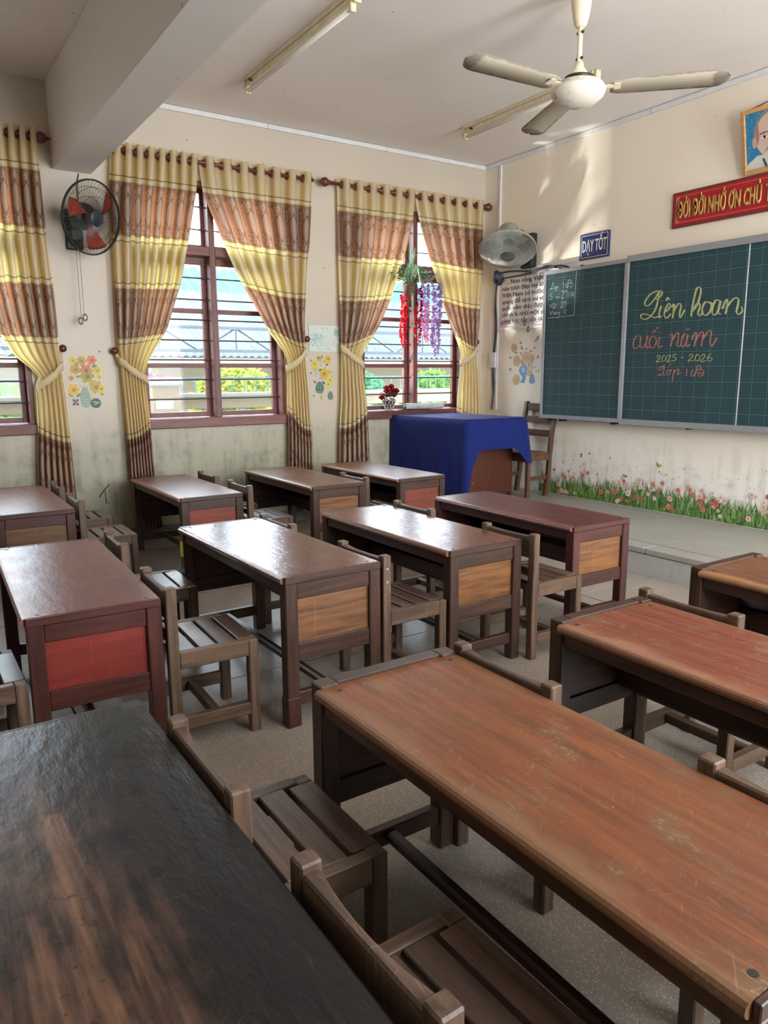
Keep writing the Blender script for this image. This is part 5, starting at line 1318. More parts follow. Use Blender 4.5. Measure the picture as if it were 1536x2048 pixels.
# ------------------------------------------------------------------ teacher's table with blue cloth
TW = wood('table_wood', rgb(100, 54, 40), rgb(76, 40, 30), 2, 0.4, wear=0.12)
tt = thing('teacher_table', 'teacher\'s wooden table with brown end panel under a blue cloth', 'table', (0.62, -0.80, PH), math.radians(4))
TZ = 1.012 - PH
MB().box(-0.52, -0.33, TZ - 0.035, 0.52, 0.34, TZ, 0.004).build('tabletop', TW, tt)
MB().box(0.395, -0.31, 0.05, 0.42, 0.32, TZ - 0.035, 0.003).build('end_panel', TW, tt)
MB().box(-0.46, -0.31, 0.05, -0.435, 0.32, TZ - 0.035, 0.003).build('end_panel', TW, tt)
MB().box(-0.435, -0.30, 0.22, 0.395, -0.28, TZ - 0.035, 0.003).build('front_panel', TW, tt)
for x0 in (-0.465, 0.385):
    for y0 in (-0.315, 0.285): MB().box(x0, y0, 0.0, x0 + 0.04, y0 + 0.04, 0.05, 0.003).build('foot', TW, tt)
for (y, z) in ((-0.24, 0.60), (-0.05, 0.595), (-0.25, 0.18)): MB().lathe([(0, 0.004), (0.006, 0.003), (0.007, 0)], 8, Matrix.Translation((0.42, y, z)) @ Matrix.Rotation(PI / 2, 4, 'Y')).build('screw', sm, tt)
BLUE = cloth_mat('royal_blue_cloth', rgb(25, 39, 108), 0.85, 0.05)
def tablecloth():
    """A cloth over the table: long fall in front, short at the end, loose folded corner."""
    FL, FRr, BR, BL = Vector((0.035, -1.285)), Vector((1.170, -1.195)), Vector((1.190, -0.455)), Vector((0.045, -0.50))
    z = 1.020; b = MB(); rr = random.Random(3)
    nx, ny = 30, 16
    for j in range(ny + 1):
        for i in range(nx + 1):
            p = (FL.lerp(FRr, i / nx)).lerp(BL.lerp(BR, i / nx), j / ny)
            b.v.append((p.x, p.y, z + 0.002 * math.sin(i * 1.3) * math.sin(j * 1.1)))
    def g2(i, j): return j * (nx + 1) + i
    for j in range(ny):
        for i in range(nx): b.f.append((g2(i, j), g2(i + 1, j), g2(i + 1, j + 1), g2(i, j + 1))); b.c.append(None)
    # the skirt: walk the rim back-left -> front-left -> front-right -> back-right -> back-left
    rim = [g2(0, j) for j in range(ny, -1, -1)] + [g2(i, 0) for i in range(1, nx + 1)] + [g2(nx, j) for j in range(1, ny + 1)] + [g2(i, ny) for i in range(nx - 1, 0, -1)]
    n = len(rim); cen = Vector((0.61, -0.85)); rows = 16
    drops = []
    for k, idx in enumerate(rim):
        p = b.v[idx]
        if k <= ny: dz = 0.62                              # wall end
        elif k <= ny + nx: dz = 0.765                      # front, nearly to the floor
        elif k <= 2 * ny + nx:                             # right end: short, with a longer point at the back corner
            t = (k - ny - nx) / ny
            dz = 0.765 - 0.36 * min(1, t / 0.10) if t < 0.10 else (0.295 + 0.05 * max(0, 0.2 - t) if t < 0.80 else 0.295 + 0.165 * math.sin(min(1, (t - 0.80) / 0.2) * PI / 2))
            if t < 0.07: dz = 0.765 - t / 0.07 * 0.34
            elif t < 0.14: dz = 0.425 - (t - 0.07) / 0.07 * 0.12
        else:
            t = (k - 2 * ny - nx) / nx; dz = 0.44 - 0.15 * min(1, t / 0.12)
        drops.append(dz)
    prev = list(rim)
    for r in range(1, rows + 1):
        cur = []
        for k, idx in enumerate(rim):
            p = Vector(b.v[idx]); a = Vector(b.v[rim[k - 1]]); c = Vector(b.v[rim[(k + 1) % n]])
            t = (c - a).to_2d().normalized(); nrm = Vector((t.y, -t.x))
            if k in (ny, ny + nx, 2 * ny + nx): nrm = (Vector((p.x, p.y)) - cen).normalized()
            f = r / rows; d = drops[k] * f
            front = ny < k < ny + nx
            s = (k - ny) / nx
            out = 0.012 + 0.02 * f
            if front:
                out += f * (0.008 * math.sin(k * 0.9) + 0.006 * math.sin(k * 0.37 + 1)) - 0.02 * f
                near = max(0, 1 - (1 - s) / 0.2)
                out += f * near * 0.055 * (0.5 + 0.5 * math.sin(k * 2.1))
            elif ny + nx < k < 2 * ny + nx: out += f * 0.010 * math.sin(k * 0.8) + 0.01 * f
            if k == ny + nx: out += 0.05 * f
            if abs(k - (2 * ny + nx)) <= 2: out += 0.045 * f
            x, y = p.x + nrm.x * out, p.y + nrm.y * out
            cur.append(len(b.v)); b.v.append((max(0.014, x), max(-1.297 if d > .6 else -9, y), z - d - 0.004 * (1 - abs(2 * f - 1))))
        for k in range(n):
            k2 = (k + 1) % n
            b.f.append((prev[k], cur[k], cur[k2], prev[k2])); b.c.append(None)
        prev = cur
    o = b.build('tablecloth', BLUE, None, True)
    m_ = o.modifiers.new('thick', 'SOLIDIFY'); m_.thickness = 0.003; m_.offset = 1
    return tag(o, 'royal blue cloth draped over the teacher\'s table', 'tablecloth')
tablecloth()
# teacher's chair with its back to the wall
CW_ = wood('teacher_chair_wood', rgb(112, 78, 56), rgb(80, 52, 38), 2, 0.45, wear=0.15)
CWX = wood('teacher_chair_wood', rgb(112, 78, 56), rgb(80, 52, 38), 0, 0.45, wear=0.15)
tc = thing('teacher_chair', 'brown wooden ladder-back chair between the blue-clothed table and the chalkboard', 'chair', (1.00, -0.268, PH))
for x in (-0.21, 0.21):
    xs = (x - 0.018, x + 0.018); b = MB(); prof = [(0.10, 0.0), (0.14, 0.25), (0.15, 0.44), (0.165, 0.60), (0.225, 0.955)]; n = len(prof)
    for xx in xs:
        for (yy, zz) in prof: b.v.append((xx, yy - 0.022, zz))
        for (yy, zz) in prof: b.v.append((xx, yy + 0.022, zz))
    N2 = 2 * n
    for i in range(n - 1):
        for q in ((i, i + 1, n + i + 1, n + i), (N2 + n + i, N2 + n + i + 1, N2 + i + 1, N2 + i), (i, N2 + i, N2 + i + 1, i + 1), (n + i + 1, N2 + n + i + 1, N2 + n + i, n + i)): b.f.append(q); b.c.append(None)
    b.f.append((0, n, N2 + n, N2)); b.c.append(None); b.f.append((n - 1, N2 + n - 1, N2 + 2 * n - 1, 2 * n - 1)); b.c.append(None)
    b.build('back_leg', CW_, tc)
    MB().box(x - 0.02, -0.175, 0.0, x + 0.02, -0.135, 0.43, 0.003).build('front_leg', CW_, tc)
    MB().box(x - 0.012, -0.135, 0.37, x + 0.012, 0.128, 0.43, 0.003).build('seat_rail', CWX, tc)
    MB().box(x - 0.011, -0.135, 0.17, x + 0.011, 0.108, 0.21, 0.003).build('stretcher', CWX, tc)
MB().box(-0.22, -0.182, 0.43, 0.22, 0.125, 0.452, 0.004).build('seat', CWX, tc)
MB().box(-0.192, -0.172, 0.36, 0.192, -0.15, 0.43, 0.003).build('front_rail', CWX, tc)
for (z0, z1, y) in ((0.86, 0.935, 0.215), (0.735, 0.805, 0.196), (0.60, 0.67, 0.172)): MB().box(-0.192, y - 0.010, z0, 0.192, y + 0.010, z1, 0.003).build('back_slat', CWX, tc)
# ------------------------------------------------------------------ ceiling fan
def rusty(name, base, rust, amt):
    g = G(name); v = g.coord(); n = g.noise(v, 26, 5, 0.7); m2 = g.noise(v, 5, 4, 0.6)
    f = (n * 0.6 + m2 * 0.4).ss(0.62 - amt * 0.12, 0.70 - amt * 0.1)
    c = g.mix(f, base, rust); c = g.mix(m2.ss(0.4, 0.8) * 0.3, c, tuple(k * 0.7 for k in base))
    g.pbr(c, n * 0.3 + 0.35)
    return g.mat
def blade_mat():
    """Cream enamel with a dirty, rusted rim."""
    g = G('fan_blade_enamel'); v = g.coord(); x, y, z = g.xyz(v)
    n = g.noise(v, 24, 5, 0.7); m2 = g.noise(v, 70, 3, 0.6)
    e = ((y.abs() - 0.062 + (n - 0.5) * 0.05).ss(0.0, 0.012)).mx((x - 0.745 + (n - 0.5) * 0.12).ss(0.0, 0.03))
    sp = (m2 * 0.5 + n * 0.5).ss(0.62, 0.67)
    c = g.mix((e * 0.75).mx(sp * 0.6), rgb(188, 178, 160), rgb(112, 104, 92))
    g.pbr(c, 0.55)
    return g.mat
FX, FY, FZ = 3.24, -2.105, 3.105
cf = thing('ceiling_fan', 'cream ceiling fan with three rust-edged blades', 'fan', (FX, FY, FZ))
M_FE = rusty('fan_enamel', rgb(228, 216, 188), rgb(140, 120, 96), 0.3); M_FB = rusty('fan_motor_enamel', rgb(222, 216, 204), rgb(176, 160, 134), 0.6)
MB().lathe([(0, -0.082), (0.05, -0.078), (0.105, -0.062), (0.148, -0.030), (0.162, 0.0), (0.160, 0.018), (0.150, 0.020), (0.148, 0.034), (0.120, 0.052), (0.075, 0.064), (0.0, 0.066)], 32).build('motor_housing', M_FB, cf, True)
MB().lathe([(0.075, 0.060), (0.085, 0.074), (0.085, 0.082), (0.06, 0.09), (0.0, 0.09)], 24).build('collar', M_IRON, cf, True)
MB().lathe([(0.060, 0.088), (0.056, 0.098), (0.030, 0.135), (0.0235, 0.165), (0.0, 0.165)], 20).build('coupling', M_FE, cf, True)
MB().tube([(0, 0, 0.15), (0, 0, 0.40)], 0.0145, 14).build('down_rod', M_FE, cf, True)
MB().lathe([(0.0, 0.352), (0.024, 0.352), (0.036, 0.365), (0.046, 0.40), (0.056, 0.46), (0.064, 0.53), (0.068, HC - FZ)], 24).build('canopy', M_FE, cf, True)
MB().tube([(-0.022, 0, 0.325), (0.022, 0, 0.325)], 0.009, 8).build('bolt', M_IRON, cf); MB().tube([(-0.022, 0, 0.185), (0.022, 0, 0.185)], 0.009, 8).build('bolt', M_IRON, cf)
BM_ = blade_mat()
bl = MB(); n = 26; TH = 0.004
for i in range(n + 1):
    t = i / n; x = 0.185 + t * 0.665
    w = 0.066 + 0.018 * t
    if t > 0.86: w *= math.sqrt(max(0, 1 - ((t - 0.86) / 0.142) ** 2))
    if t < 0.06: w *= 0.72 + 0.28 * t / 0.06
    c = 0.012 * (1 - t * 0.6)
    for (yy, zz) in ((-w, c * -0.6), (0, c), (w, c * -0.6)): bl.v.append((x, yy, zz))
for i in range(n):
    for k in range(2): q = i * 3 + k; bl.f.append((q, q + 3, q + 4, q + 1)); bl.c.append(None)
bl.smooth = True; blm = bl.mesh('blade')
arm = MB(); arm.box(0.145, -0.016, -0.006, 0.21, 0.016, 0.0, 0.002); arm.box(0.205, -0.030, -0.006, 0.245, 0.030, 0.0, 0.002); armm = arm.mesh('blade_bracket')
for ang, pit in ((-92.0, 9), (44.5, -13), (155.5, 9)):
    M = Matrix.Rotation(math.radians(ang), 4, 'Z') @ Matrix.Translation((0, 0, 0.022)) @ Matrix.Rotation(math.radians(pit), 4, 'X')
    o = link('blade', blm, BM_, cf); o.matrix_local = M
    s_ = o.modifiers.new('thick', 'SOLIDIFY'); s_.thickness = TH
    o2 = link('blade_bracket', armm, M_FE, cf); o2.matrix_local = M
# ------------------------------------------------------------------ fluorescent lamps
M_TUBE = plain('unlit_tube_glass', rgb(232, 230, 222), 0.15, vary=0.02)
def lamp(label, x0, x1, y):
    t = thing('tube_lamp', label, 'lamp', ((x0 + x1) / 2, y, HC)); h = (x1 - x0) / 2
    b = MB(); b.box(-h, -0.032, -0.026, h, 0.036, 0.0, 0.003); b.box(-h, -0.020, -0.062, h, 0.030, -0.026, 0.006)
    b.build('batten', M_CREAMP, t)
    MB().tube([(-h + 0.03, -0.012, -0.098), (h - 0.03, -0.012, -0.098)], 0.0145, 14).build('tube', M_TUBE, t, True)
    for s in (-1, 1):
        a, c = sorted((s * h, s * (h - 0.034)))
        MB().box(a, -0.030, -0.118, c, 0.010, -0.0625, 0.005).build('socket', M_CREAMP, t)
        a, c = sorted((s * (h + 0.002), s * (h + 0.03)))
        MB().box(a, -0.024, -0.075, c, 0.028, -0.002, 0.004).build('end_cap', M_CREAMP, t)
    MB().lathe([(0, -0.004), (0.009, -0.004), (0.010, 0.0), (0.010, 0.022), (0, 0.022)], 10, Matrix.Translation((-h + 0.12, -0.021, -0.05)) @ Matrix.Rotation(PI / 2, 4, 'X')).build('starter', M_IRON, t)
    return t
lamp('unlit fluorescent tube lamp on the ceiling beside the beam', 0.875, 2.46, -3.185)
lamp('unlit fluorescent tube lamp on the ceiling behind the ceiling fan', 0.905, 2.43, -1.045)
# ------------------------------------------------------------------ wall fans
def wall_fan(name, label, c, axis, R, dark, mats, wall_anchor, cords, nspoke, nblade, hubR):
    cage_m, blade_m, body_m, hub_m = mats
    t = thing(name, label, 'fan', wall_anchor)
    W = Vector(wall_anchor)
    M = Matrix.Translation(-W) @ axis_matrix(c, axis)
    cg = MB(); D = R * (0.30 if dark else 0.48)
    def prof(f): return (hubR + (R - hubR) * f, D * 0.62 * (1 - f ** 2.4))     # front dome
    for k in range(nspoke):
        a = 2 * PI * k / nspoke
        pts = []
        for q in range(7):
            r, z = prof(q / 6); a2 = a + 0.30 * (q / 6) * (1 if dark else 0.4)
            pts.append((r * math.cos(a2), r * math.sin(a2), z))
        cg.tube(pts, 0.0015 if dark else 0.0022, 3, M=M, cap=False)
        pts = [(R * math.cos(a), R * math.sin(a), 0.0), (R * .97 * math.cos(a), R * .97 * math.sin(a), -D * 0.3), (R * .72 * math.cos(a), R * .72 * math.sin(a), -D * .62), (hubR * 1.1 * math.cos(a), hubR * 1.1 * math.sin(a), -D * .72)]
        if k % 2 == 0: cg.tube(pts, 0.0011, 3, M=M, cap=False)
    cg.ring(R, 0.0065, 48, 6, M); cg.ring(R * 1.004, 0.005, 48, 5, M @ Matrix.Translation((0, 0, -0.014)))
    for f in ((0.35, 0.7) if not dark else (0.45, 0.75)):
        r, z = prof(f); cg.ring(r, 0.0018, 40, 4, M @ Matrix.Translation((0, 0, z)))
    for f in (0.55, 0.82): cg.ring(R * f, 0.0018, 40, 4, M @ Matrix.Translation((0, 0, -D * .72 + D * .5 * f ** 3)))
    cage_o = cg.build('cage', cage_m, t)
    MB().lathe([(0, D * 0.64), (hubR * .9, D * 0.63), (hubR, D * .58), (hubR * .96, D * .54), (0, D * .54)], 24, M).build('badge', hub_m, cage_o, True)
    MB().lathe([(0, D * .30), (R * .14, D * .28), (R * .19, D * .10), (R * .19, -D * .35), (0, -D * .35)], 20, M).build('blade_hub', hub_m, t, True)
    for k in range(nblade):
        b = MB(); a0 = 2 * PI * k / nblade + 0.5; nn = 8
        for i in range(nn + 1):
            f = i / nn; r = R * (0.16 + 0.70 * f); ww = 0.16 + 0.62 * math.sin(min(1, f * 1.15) * PI * 0.55)
            for s in range(5):
                g_2 = s / 4 - 0.5; a = a0 + g_2 * ww * (1.1 - .3 * f) + 0.35 * f
                b.v.append(tuple(M @ Vector((r * math.cos(a), r * math.sin(a), g_2 * 0.06 * (1 - .3 * f)))))
        for i in range(nn):
            for s in range(4): q = i * 5 + s; b.f.append((q, q + 1, q + 6, q + 5)); b.c.append(None)
        o = b.build('blade', blade_m, t, True); s_ = o.modifiers.new('thick', 'SOLIDIFY'); s_.thickness = 0.003
    m2 = R * .36
    MB().lathe([(m2 * .5, -D * .70), (m2, -D * .78), (m2 * 1.05, -D * 1.2), (m2 * .98, -D * (1.95 if dark else 1.9)), (m2 * .72, -D * (2.15 if dark else 2.1)), (0, -D * (2.2 if dark else 2.15))], 24, M).build('motor_housing', body_m, t, True)
    return t, M
C1 = Vector((0.335, -4.281, 2.652)); A1 = Vector((0.8595, 0.4679, -0.2056))
RED = leaf_mat('red_orange_plastic', rgb(206, 92, 74)); BLKP = plain('black_plastic', rgb(44, 52, 52), 0.4); CAGE1 = plain('black_cage_wire', rgb(50, 56, 56), 0.4, 0.1)
f1, M1 = wall_fan('wall_fan', 'black wall fan with red blades on the pier beside the ceiling beam', C1, A1, 0.272, True, (CAGE1, RED, BLKP, plain('dark_badge', rgb(40, 42, 58), 0.4)), (0.0, -4.36, 2.62), None, 96, 3, 0.062)
b = MB(); b.box(0.0, -0.065, -0.17, 0.035, 0.065, 0.14, 0.01)
b.box(0.035, -0.05, -0.12, 0.13, 0.05, -0.02, 0.015); b.tube([(0.085, 0.0, -0.03), (0.09, 0.0, 0.06)], 0.03, 12)
b.build('wall_bracket', BLKP, f1)
for dy in (-0.012, 0.012):
    zt = 2.515 - 2.62; zb = 1.925 - 2.62 + dy * 1.2
    pc = MB().tube([(0.11, dy, zt), (0.115, dy, zb)], 0.0016, 5).build('pull_cord', M_IRON, f1)
    MB().ring(0.016, 0.004, 16, 6, Matrix.Translation((0.115, dy * 1.5, zb - 0.022)) @ Matrix.Rotation(PI / 2, 4, 'Y') @ Matrix.Diagonal((1.5, 1, 1, 1))).build('pull_loop', M_IRON, pc)
cd_ = MB().tube(spline([(0.09, 0.0, 0.10), (0.03, 0.05, 0.22), (0.012, 0.055, 0.33), (0.012, 0.075, 0.42)], 5), 0.004, 6).build('power_cord', M_IRON, f1)
C2 = Vector((0.735, -0.325, 2.690)); A2 = Vector((0.3584, -0.3605, -0.8611))
GRYP = plain('grey_plastic', rgb(150, 152, 142), 0.4); GRYC = plain('grey_cage_wire', rgb(150, 152, 144), 0.4); GRB = leaf_mat('grey_blade_plastic', rgb(158, 162, 158))
f2, M2 = wall_fan('wall_fan', 'grey wall fan tipped downward over the text poster', C2, A2, 0.283, False, (GRYC, GRB, GRYP, plain('grey_badge', rgb(92, 94, 92), 0.45)), (0.70, 0.0, 2.70), None, 150, 3, 0.075)
b = MB(); b.box(-0.05, -0.075, -0.17, 0.13, -0.0, 0.17, 0.012); b.tube([(0.04, -0.06, 0.02), (0.01, -0.20, 0.06), (-0.02, -0.30, 0.10)], 0.024, 10)
b.build('wall_bracket', M_IRON, f2)
for k, (dx, zl) in enumerate(((0.02, 1.995), (0.075, 1.93))):
    zb = zl - 2.70
    pc = MB().tube([(dx, -0.05, -0.15), (dx, -0.048, zb)], 0.0016, 5).build('pull_cord', M_IRON, f2)
    MB().ring(0.016, 0.004, 16, 6, Matrix.Translation((dx, -0.048, zb - 0.022)) @ Matrix.Rotation(PI / 2, 4, 'X') @ Matrix.Diagonal((1, 1.5, 1, 1))).build('pull_loop', M_IRON, pc)
MB().tube(spline([(0.06, -0.07, 0.13), (0.03, -0.13, 0.20), (-0.02, -0.17, 0.17), (-0.03, -0.22, 0.12)], 5), 0.005, 6).build('power_cord', M_IRON, f2)
# ------------------------------------------------------------------ cables and the switch box in the corner
CAB = plain('blue_black_cable', rgb(44, 56, 70), 0.5)
cb = thing('cable_run', 'dark cables sagging over the text poster and down the corner conduit', 'cable', (0.25, -0.03, 1.20))
def cable(pts, r): MB().tube(spline([(x - 0.25, y + 0.03, z - 1.20) for x, y, z in pts], 6), r, 6).build('cable', CAB, cb, True)
cable([(0.30, -0.05, 2.525), (0.53, -0.06, 2.523), (0.83, -0.06, 2.490), (1.036, -0.06, 2.514), (1.138, -0.06, 2.502), (1.225, -0.06, 2.496), (1.32, -0.06, 2.468), (1.42, -0.05, 2.40)], 0.010)
cable([(0.30, -0.05, 2.46), (0.356, -0.05, 2.463), (0.65, -0.05, 2.472), (0.82, -0.05, 2.480), (1.02, -0.055, 2.500), (1.2, -0.05, 2.48)], 0.007)
cable([(0.26, -0.03, 2.46), (0.232, -0.028, 2.25), (0.262, -0.026, 1.98), (0.232, -0.026, 1.70), (0.215, -0.026, 1.50), (0.235, -0.026, 1.30), (0.20, -0.026, 1.05)], 0.008)
cable([(0.25, -0.024, 2.44), (0.222, -0.024, 2.20), (0.234, -0.022, 1.90), (0.20, -0.022, 1.55), (0.222, -0.022, 1.22)], 0.006)
bd = MB()
for k in range(4): bd.ring(0.045 + 0.004 * k, 0.012, 18, 6, Matrix.Translation((0.030, -0.022 + 0.01 * k, 1.28)) @ Matrix.Rotation(PI / 2 + 0.2 * k, 4, 'X') @ Matrix.Diagonal((1, 1.35, 1, 1)))
bd.build('coiled_bundle', plain('navy_tape', rgb(44, 60, 96), 0.5), cb)
sw = thing('switch_box', 'small white switch box on the corner conduit', 'switch', (0.215, -0.0, 1.60))
MB().box(-0.045, -0.042, -0.085, 0.045, -0.019, 0.085, 0.005).build('body', M_TRIM, sw); MB().box(-0.014, -0.047, -0.02, 0.014, -0.042, 0.02, 0.002).build('rocker', M_TRIM, sw)
# ------------------------------------------------------------------ hanging planter on the middle bar of the near-corner window
POT = plain('brown_pot', rgb(92, 66, 48), 0.6)
hp = thing('hanging_planter', 'hanging planter of striped leaves with red and purple flower strings in the window', 'plant', (0.075, -1.075, 2.14))
MB().lathe([(0.0, 0.0), (0.050, 0.0), (0.060, 0.02), (0.070, 0.22), (0.074, 0.225), (0.074, 0.24), (0.060, 0.24), (0.0, 0.225)], 16).build('pot', POT, hp)
MB().tube([(0, 0, 0.23), (-0.02, 0.0, 0.42), (-0.075, 0.0, 0.50)], 0.003, 5).build('hanger', M_IRON, hp)
def leaf_mesh(pts, w, name):
    P = spline(pts, 4); b = MB(); n = len(P)
    for i, p in enumerate(P):
        t = (P[min(i + 1, n - 1)] - P[max(i - 1, 0)]).normalized(); s = t.cross(Vector((0, 0, 1)))
        if s.length < 1e-4: s = Vector((0, 1, 0))
        s.normalize(); ww = w * math.sin(PI * (0.12 + 0.86 * i / (n - 1))) ** 0.8
        b.v.append(tuple(p - s * ww)); b.v.append(tuple(p + Vector((0, 0, -ww * .5)))); b.v.append(tuple(p + s * ww))
    for i in range(n - 1):
        for k in range(2): q = i * 3 + k; b.f.append((q, q + 1, q + 4, q + 3)); b.c.append(None)
    b.smooth = True
    return b
SPG = leaf_mat('striped_leaf_green', rgb(166, 196, 160)); SPW = leaf_mat('striped_leaf_pale', rgb(206, 220, 198)); SPD = leaf_mat('striped_leaf_dark', rgb(88, 120, 92))
rr = random.Random(8)
for k in range(80):
    a = rr.uniform(0, 2 * PI); L = rr.uniform(.20, .36); h = rr.uniform(.05, .24)
    if k < 9: h = rr.uniform(.24, .34); L = rr.uniform(.05, .16)
    dx, dy = math.cos(a) * 0.55, math.sin(a)
    if dx < 0: dx *= 0.30
    droop = rr.uniform(-.12, .14) if k >= 9 else h * .8
    pts = [(dx * .02, dy * .02, .23), (dx * L * .45, dy * L * .45, .23 + h * .8), (dx * L * .8, dy * L * .8, .23 + h * .75 + droop * .2), (dx * L, dy * L, .23 + h * .4 + droop)]
    leaf_mesh(pts, rr.uniform(.009, .014), 'leaf').build('leaf', (SPG, SPG, SPW, SPD)[k % 4], hp)
def garland(label, dx, dy, z0, z1, r, mat, seed):
    rr = random.Random(seed); b = MB(); n = int((z0 - z1) * 420)
    for i in range(n):
        f = i / n; z = z0 + (z1 - z0) * f; a = rr.uniform(0, 2 * PI)
        R_ = r * (0.75 + 0.35 * rr.random()) * (1.0 if f < .8 else 1.0 - (f - .8) * 2.6)
        c = Vector((dx + R_ * .6 * math.cos(a), dy + R_ * .6 * math.sin(a) + 0.008 * math.sin(f * 7), z))
        d = Vector((math.cos(a), math.sin(a), rr.uniform(-.6, .3))).normalized(); u = d.orthogonal().normalized(); w = d.cross(u); s = R_ * 0.62
        b.add([c, c + d * s * .8 + u * s * .75, c + d * s * 1.5, c + d * s * .8 - u * s * .75], [(0, 1, 2, 3)])
        b.add([c, c + d * s * .7 + w * s * .7, c + d * s * 1.3, c + d * s * .7 - w * s * .7], [(0, 1, 2, 3)])
    b.tube([(dx, dy, z1 + .02), (dx, dy, z0), (dx * .3, dy * .3, .24)], 0.0025, 4)
    o = b.build('flower_string', mat, hp); o['kind'] = 'stuff'; o['label'] = label
REDF = leaf_mat('red_petal', rgb(232, 52, 60)); PURF = leaf_mat('purple_petal', rgb(226, 192, 238)); DREDF = leaf_mat('crimson_petal', rgb(206, 40, 52))
garland('red flower string', 0.02, -0.095, .125, -.42, .032, REDF, 1)
garland('crimson flower string', 0.07, 0.055, .19, -.405, .032, DREDF, 2)
garland('short crimson flower string', 0.02, 0.20, .06, -.36, .024, REDF, 3)
garland('slim purple flower string', 0.09, 0.13, .27, -.28, .036, PURF, 4)
garland('long purple flower string', 0.05, 0.31, .25, -.50, .044, PURF, 5)
for q in range(3):
    o = leaf_mesh([(0.05, -0.02 + q * .01, .20), (0.08, -.035 + q * .008, .02), (0.075, -.02 + q * .006, -.14), (0.07, 0.0 + q * .004, -.21)], .006, 'runner').build('runner', SPW, hp)
for (y, z) in ((-.02, -.17), (-.015, -.27)):
    for k in range(7):
        a = k * 0.9; leaf_mesh([(0.075, y, z), (0.075 + .02 * math.cos(a), y + .024 * math.sin(a), z - .01), (0.075 + .03 * math.cos(a), y + .034 * math.sin(a), z - .04)], .007, 'leaf').build('leaf', SPG, hp)
# ------------------------------------------------------------------ rose basket on the sill
rb = thing('rose_basket', 'white lattice basket of dark red roses on the windowsill', 'flower basket', (-0.035, -1.275, WIN_Z0))
b = MB()
for s in (-1, 1):
    for k in range(11):
        a = 2 * PI * k / 11
        b.tube([((.042 + .038 * q / 5) * math.cos(a + s * q * .16), (.042 + .038 * q / 5) * math.sin(a + s * q * .16), .006 + .105 * q / 5) for q in range(6)], .0028, 4)
b.ring(.042, .004, 20, 5, Matrix.Translation((0, 0, .004))); b.ring(.081, .0045, 24, 5, Matrix.Translation((0, 0, .112)))
b.lathe([(0, .002), (.042, .002), (.042, .006), (0, .006)], 18)
b.build('basket', plain('white_wicker', rgb(226, 222, 214), .6), rb)
MB().lathe([(0, .008), (.036, .008), (.066, .10), (0, .108)], 16).build('moss', plain('dark_moss', rgb(70, 58, 44), .9), rb)
ROSE = leaf_mat('dark_red_rose', rgb(130, 34, 44)); ROSE2 = leaf_mat('dusty_rose', rgb(150, 74, 70)); RLF = leaf_mat('rose_leaf', rgb(62, 74, 56))
rr = random.Random(4)
for k, (dx, dy, dz, m_) in enumerate(((.02, -.105, .135, 0), (.0, -.035, .235, 0), (.03, .02, .215, 0), (-.01, .035, .25, 0), (.05, -.03, .165, 1), (.04, .04, .16, 1), (-.03, -.01, .20, 0), (.03, .075, .20, 0), (-.03, .07, .175, 1))):
    b = MB(); c = Vector((dx, dy, dz)); r = .034 + .006 * rr.random()
    for ring_, (n, rad, up) in enumerate(((6, 1.0, -.15), (5, .75, .15), (4, .48, .38), (3, .25, .5))):
        for q in range(n):
            a = 2 * PI * (q + ring_ * .4) / n; d = Vector((math.cos(a), math.sin(a), 0)); t_ = Vector((-d.y, d.x, 0)); w = rad * r * .85
            p0 = c + Vector((0, 0, -r * .7)); p1 = c + d * r * rad * .9 - t_ * w * .7; p2 = c + d * r * rad * .9 + t_ * w * .7; p3 = c + d * r * rad * 1.05 + Vector((0, 0, r * (.45 + up))) - t_ * w * .5; p4 = c + d * r * rad * 1.05 + Vector((0, 0, r * (.45 + up))) + t_ * w * .5
            b.add([p0, p1, p2], [(0, 1, 2)]); b.add([p1, p3, p4, p2], [(0, 1, 2, 3)])
    b.build('rose', (ROSE, ROSE2)[m_], rb, True)
    MB().tube([tuple(c + Vector((0, 0, -r * .6))), (dx * .4, dy * .4, .10)], .0025, 5).build('stem', RLF, rb)
for k in range(16):
    a = rr.uniform(0, 6.3); z = rr.uniform(.09, .20); r = rr.uniform(.05, .085)
    leaf_mesh([(r * .5 * math.cos(a), r * .5 * math.sin(a), z), (r * math.cos(a), r * math.sin(a), z + .02), (r * 1.5 * math.cos(a), r * 1.5 * math.sin(a), z - .01)], .012, 'leaf').build('leaf', RLF, rb)
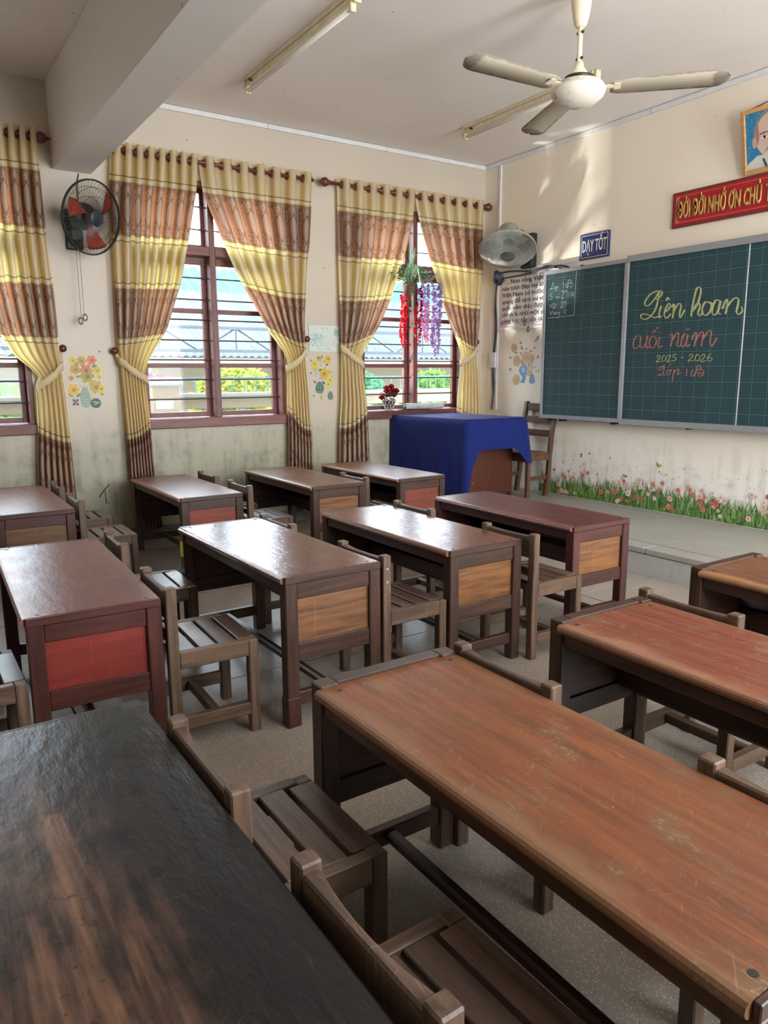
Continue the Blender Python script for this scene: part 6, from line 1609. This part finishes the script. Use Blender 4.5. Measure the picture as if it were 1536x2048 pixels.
# ------------------------------------------------------------------ newspapers on the sill
def news_mat():
    g = G('newsprint'); v = g.coord(); x, y, z = g.xyz(v)
    l = ((y * 1.0) * 900.0 + z * 300).sin().gt(0.25); m_ = g.noise(v, 22, 3, .6); n = g.noise(v, 90, 2)
    c = g.mix(l * m_.ss(.4, .6) * n.ss(.35, .6) * 0.6, rgb(206, 208, 204), rgb(90, 96, 104)); c = g.mix(g.noise(v, 7, 3).ss(.62, .68) * .6, c, rgb(120, 136, 150))
    g.pbr(c, .8)
    return g.mat
nw = thing('newspaper', 'rolled and folded newspapers lying on the windowsill by the blue cloth', 'newspaper', (0.0, -0.85, WIN_Z0 + 0.001))
NM = news_mat()
b = MB(); n = 46; prevs = None
for i in range(n):
    a = i * 0.42; r = 0.006 + 0.0007 * i
    b.v.append((r * math.cos(a), -.24, .040 + r * math.sin(a))); b.v.append((r * math.cos(a) * 1.05, .27, .040 + r * math.sin(a) * 1.05))
for i in range(n - 1): b.f.append((2 * i, 2 * i + 2, 2 * i + 3, 2 * i + 1)); b.c.append(None)
b.build('rolled_sheet', NM, nw, True)
for k in range(4):
    b = MB(); nx = 16
    for i in range(nx + 1):
        t = i / nx; y = -.32 + k * .02 + t * .42
        z = .003 + k * .0035 + .012 * max(0, .45 - t) ** 1.2 * (1 + k) + .002 * math.sin(t * 9 + k)
        for q in (0, 1): b.v.append((-.045 + q * (.085 - k * .006) + .01 * math.sin(k * 2 + t * 2), y, z))
    for i in range(nx): b.f.append((2 * i, 2 * i + 2, 2 * i + 3, 2 * i + 1)); b.c.append(None)
    b.build('folded_sheet', NM, nw, True)
# small leftovers on the walls
rr = random.Random(12)
wm = thing('wall_hook', 'bent dark wire hook low on the wall pier, well below the black wall fan', 'hook', (0.004, -4.265, 0.45))
MB().tube([(0, -.055, -.03), (0, -.005, .03), (0, .035, .075)], .004, 5).build('wire', M_IRON, wm); MB().tube([(0, .0, .02), (0, .004, -.085), (0, .03, -.088)], .003, 5).build('wire', M_IRON, wm)
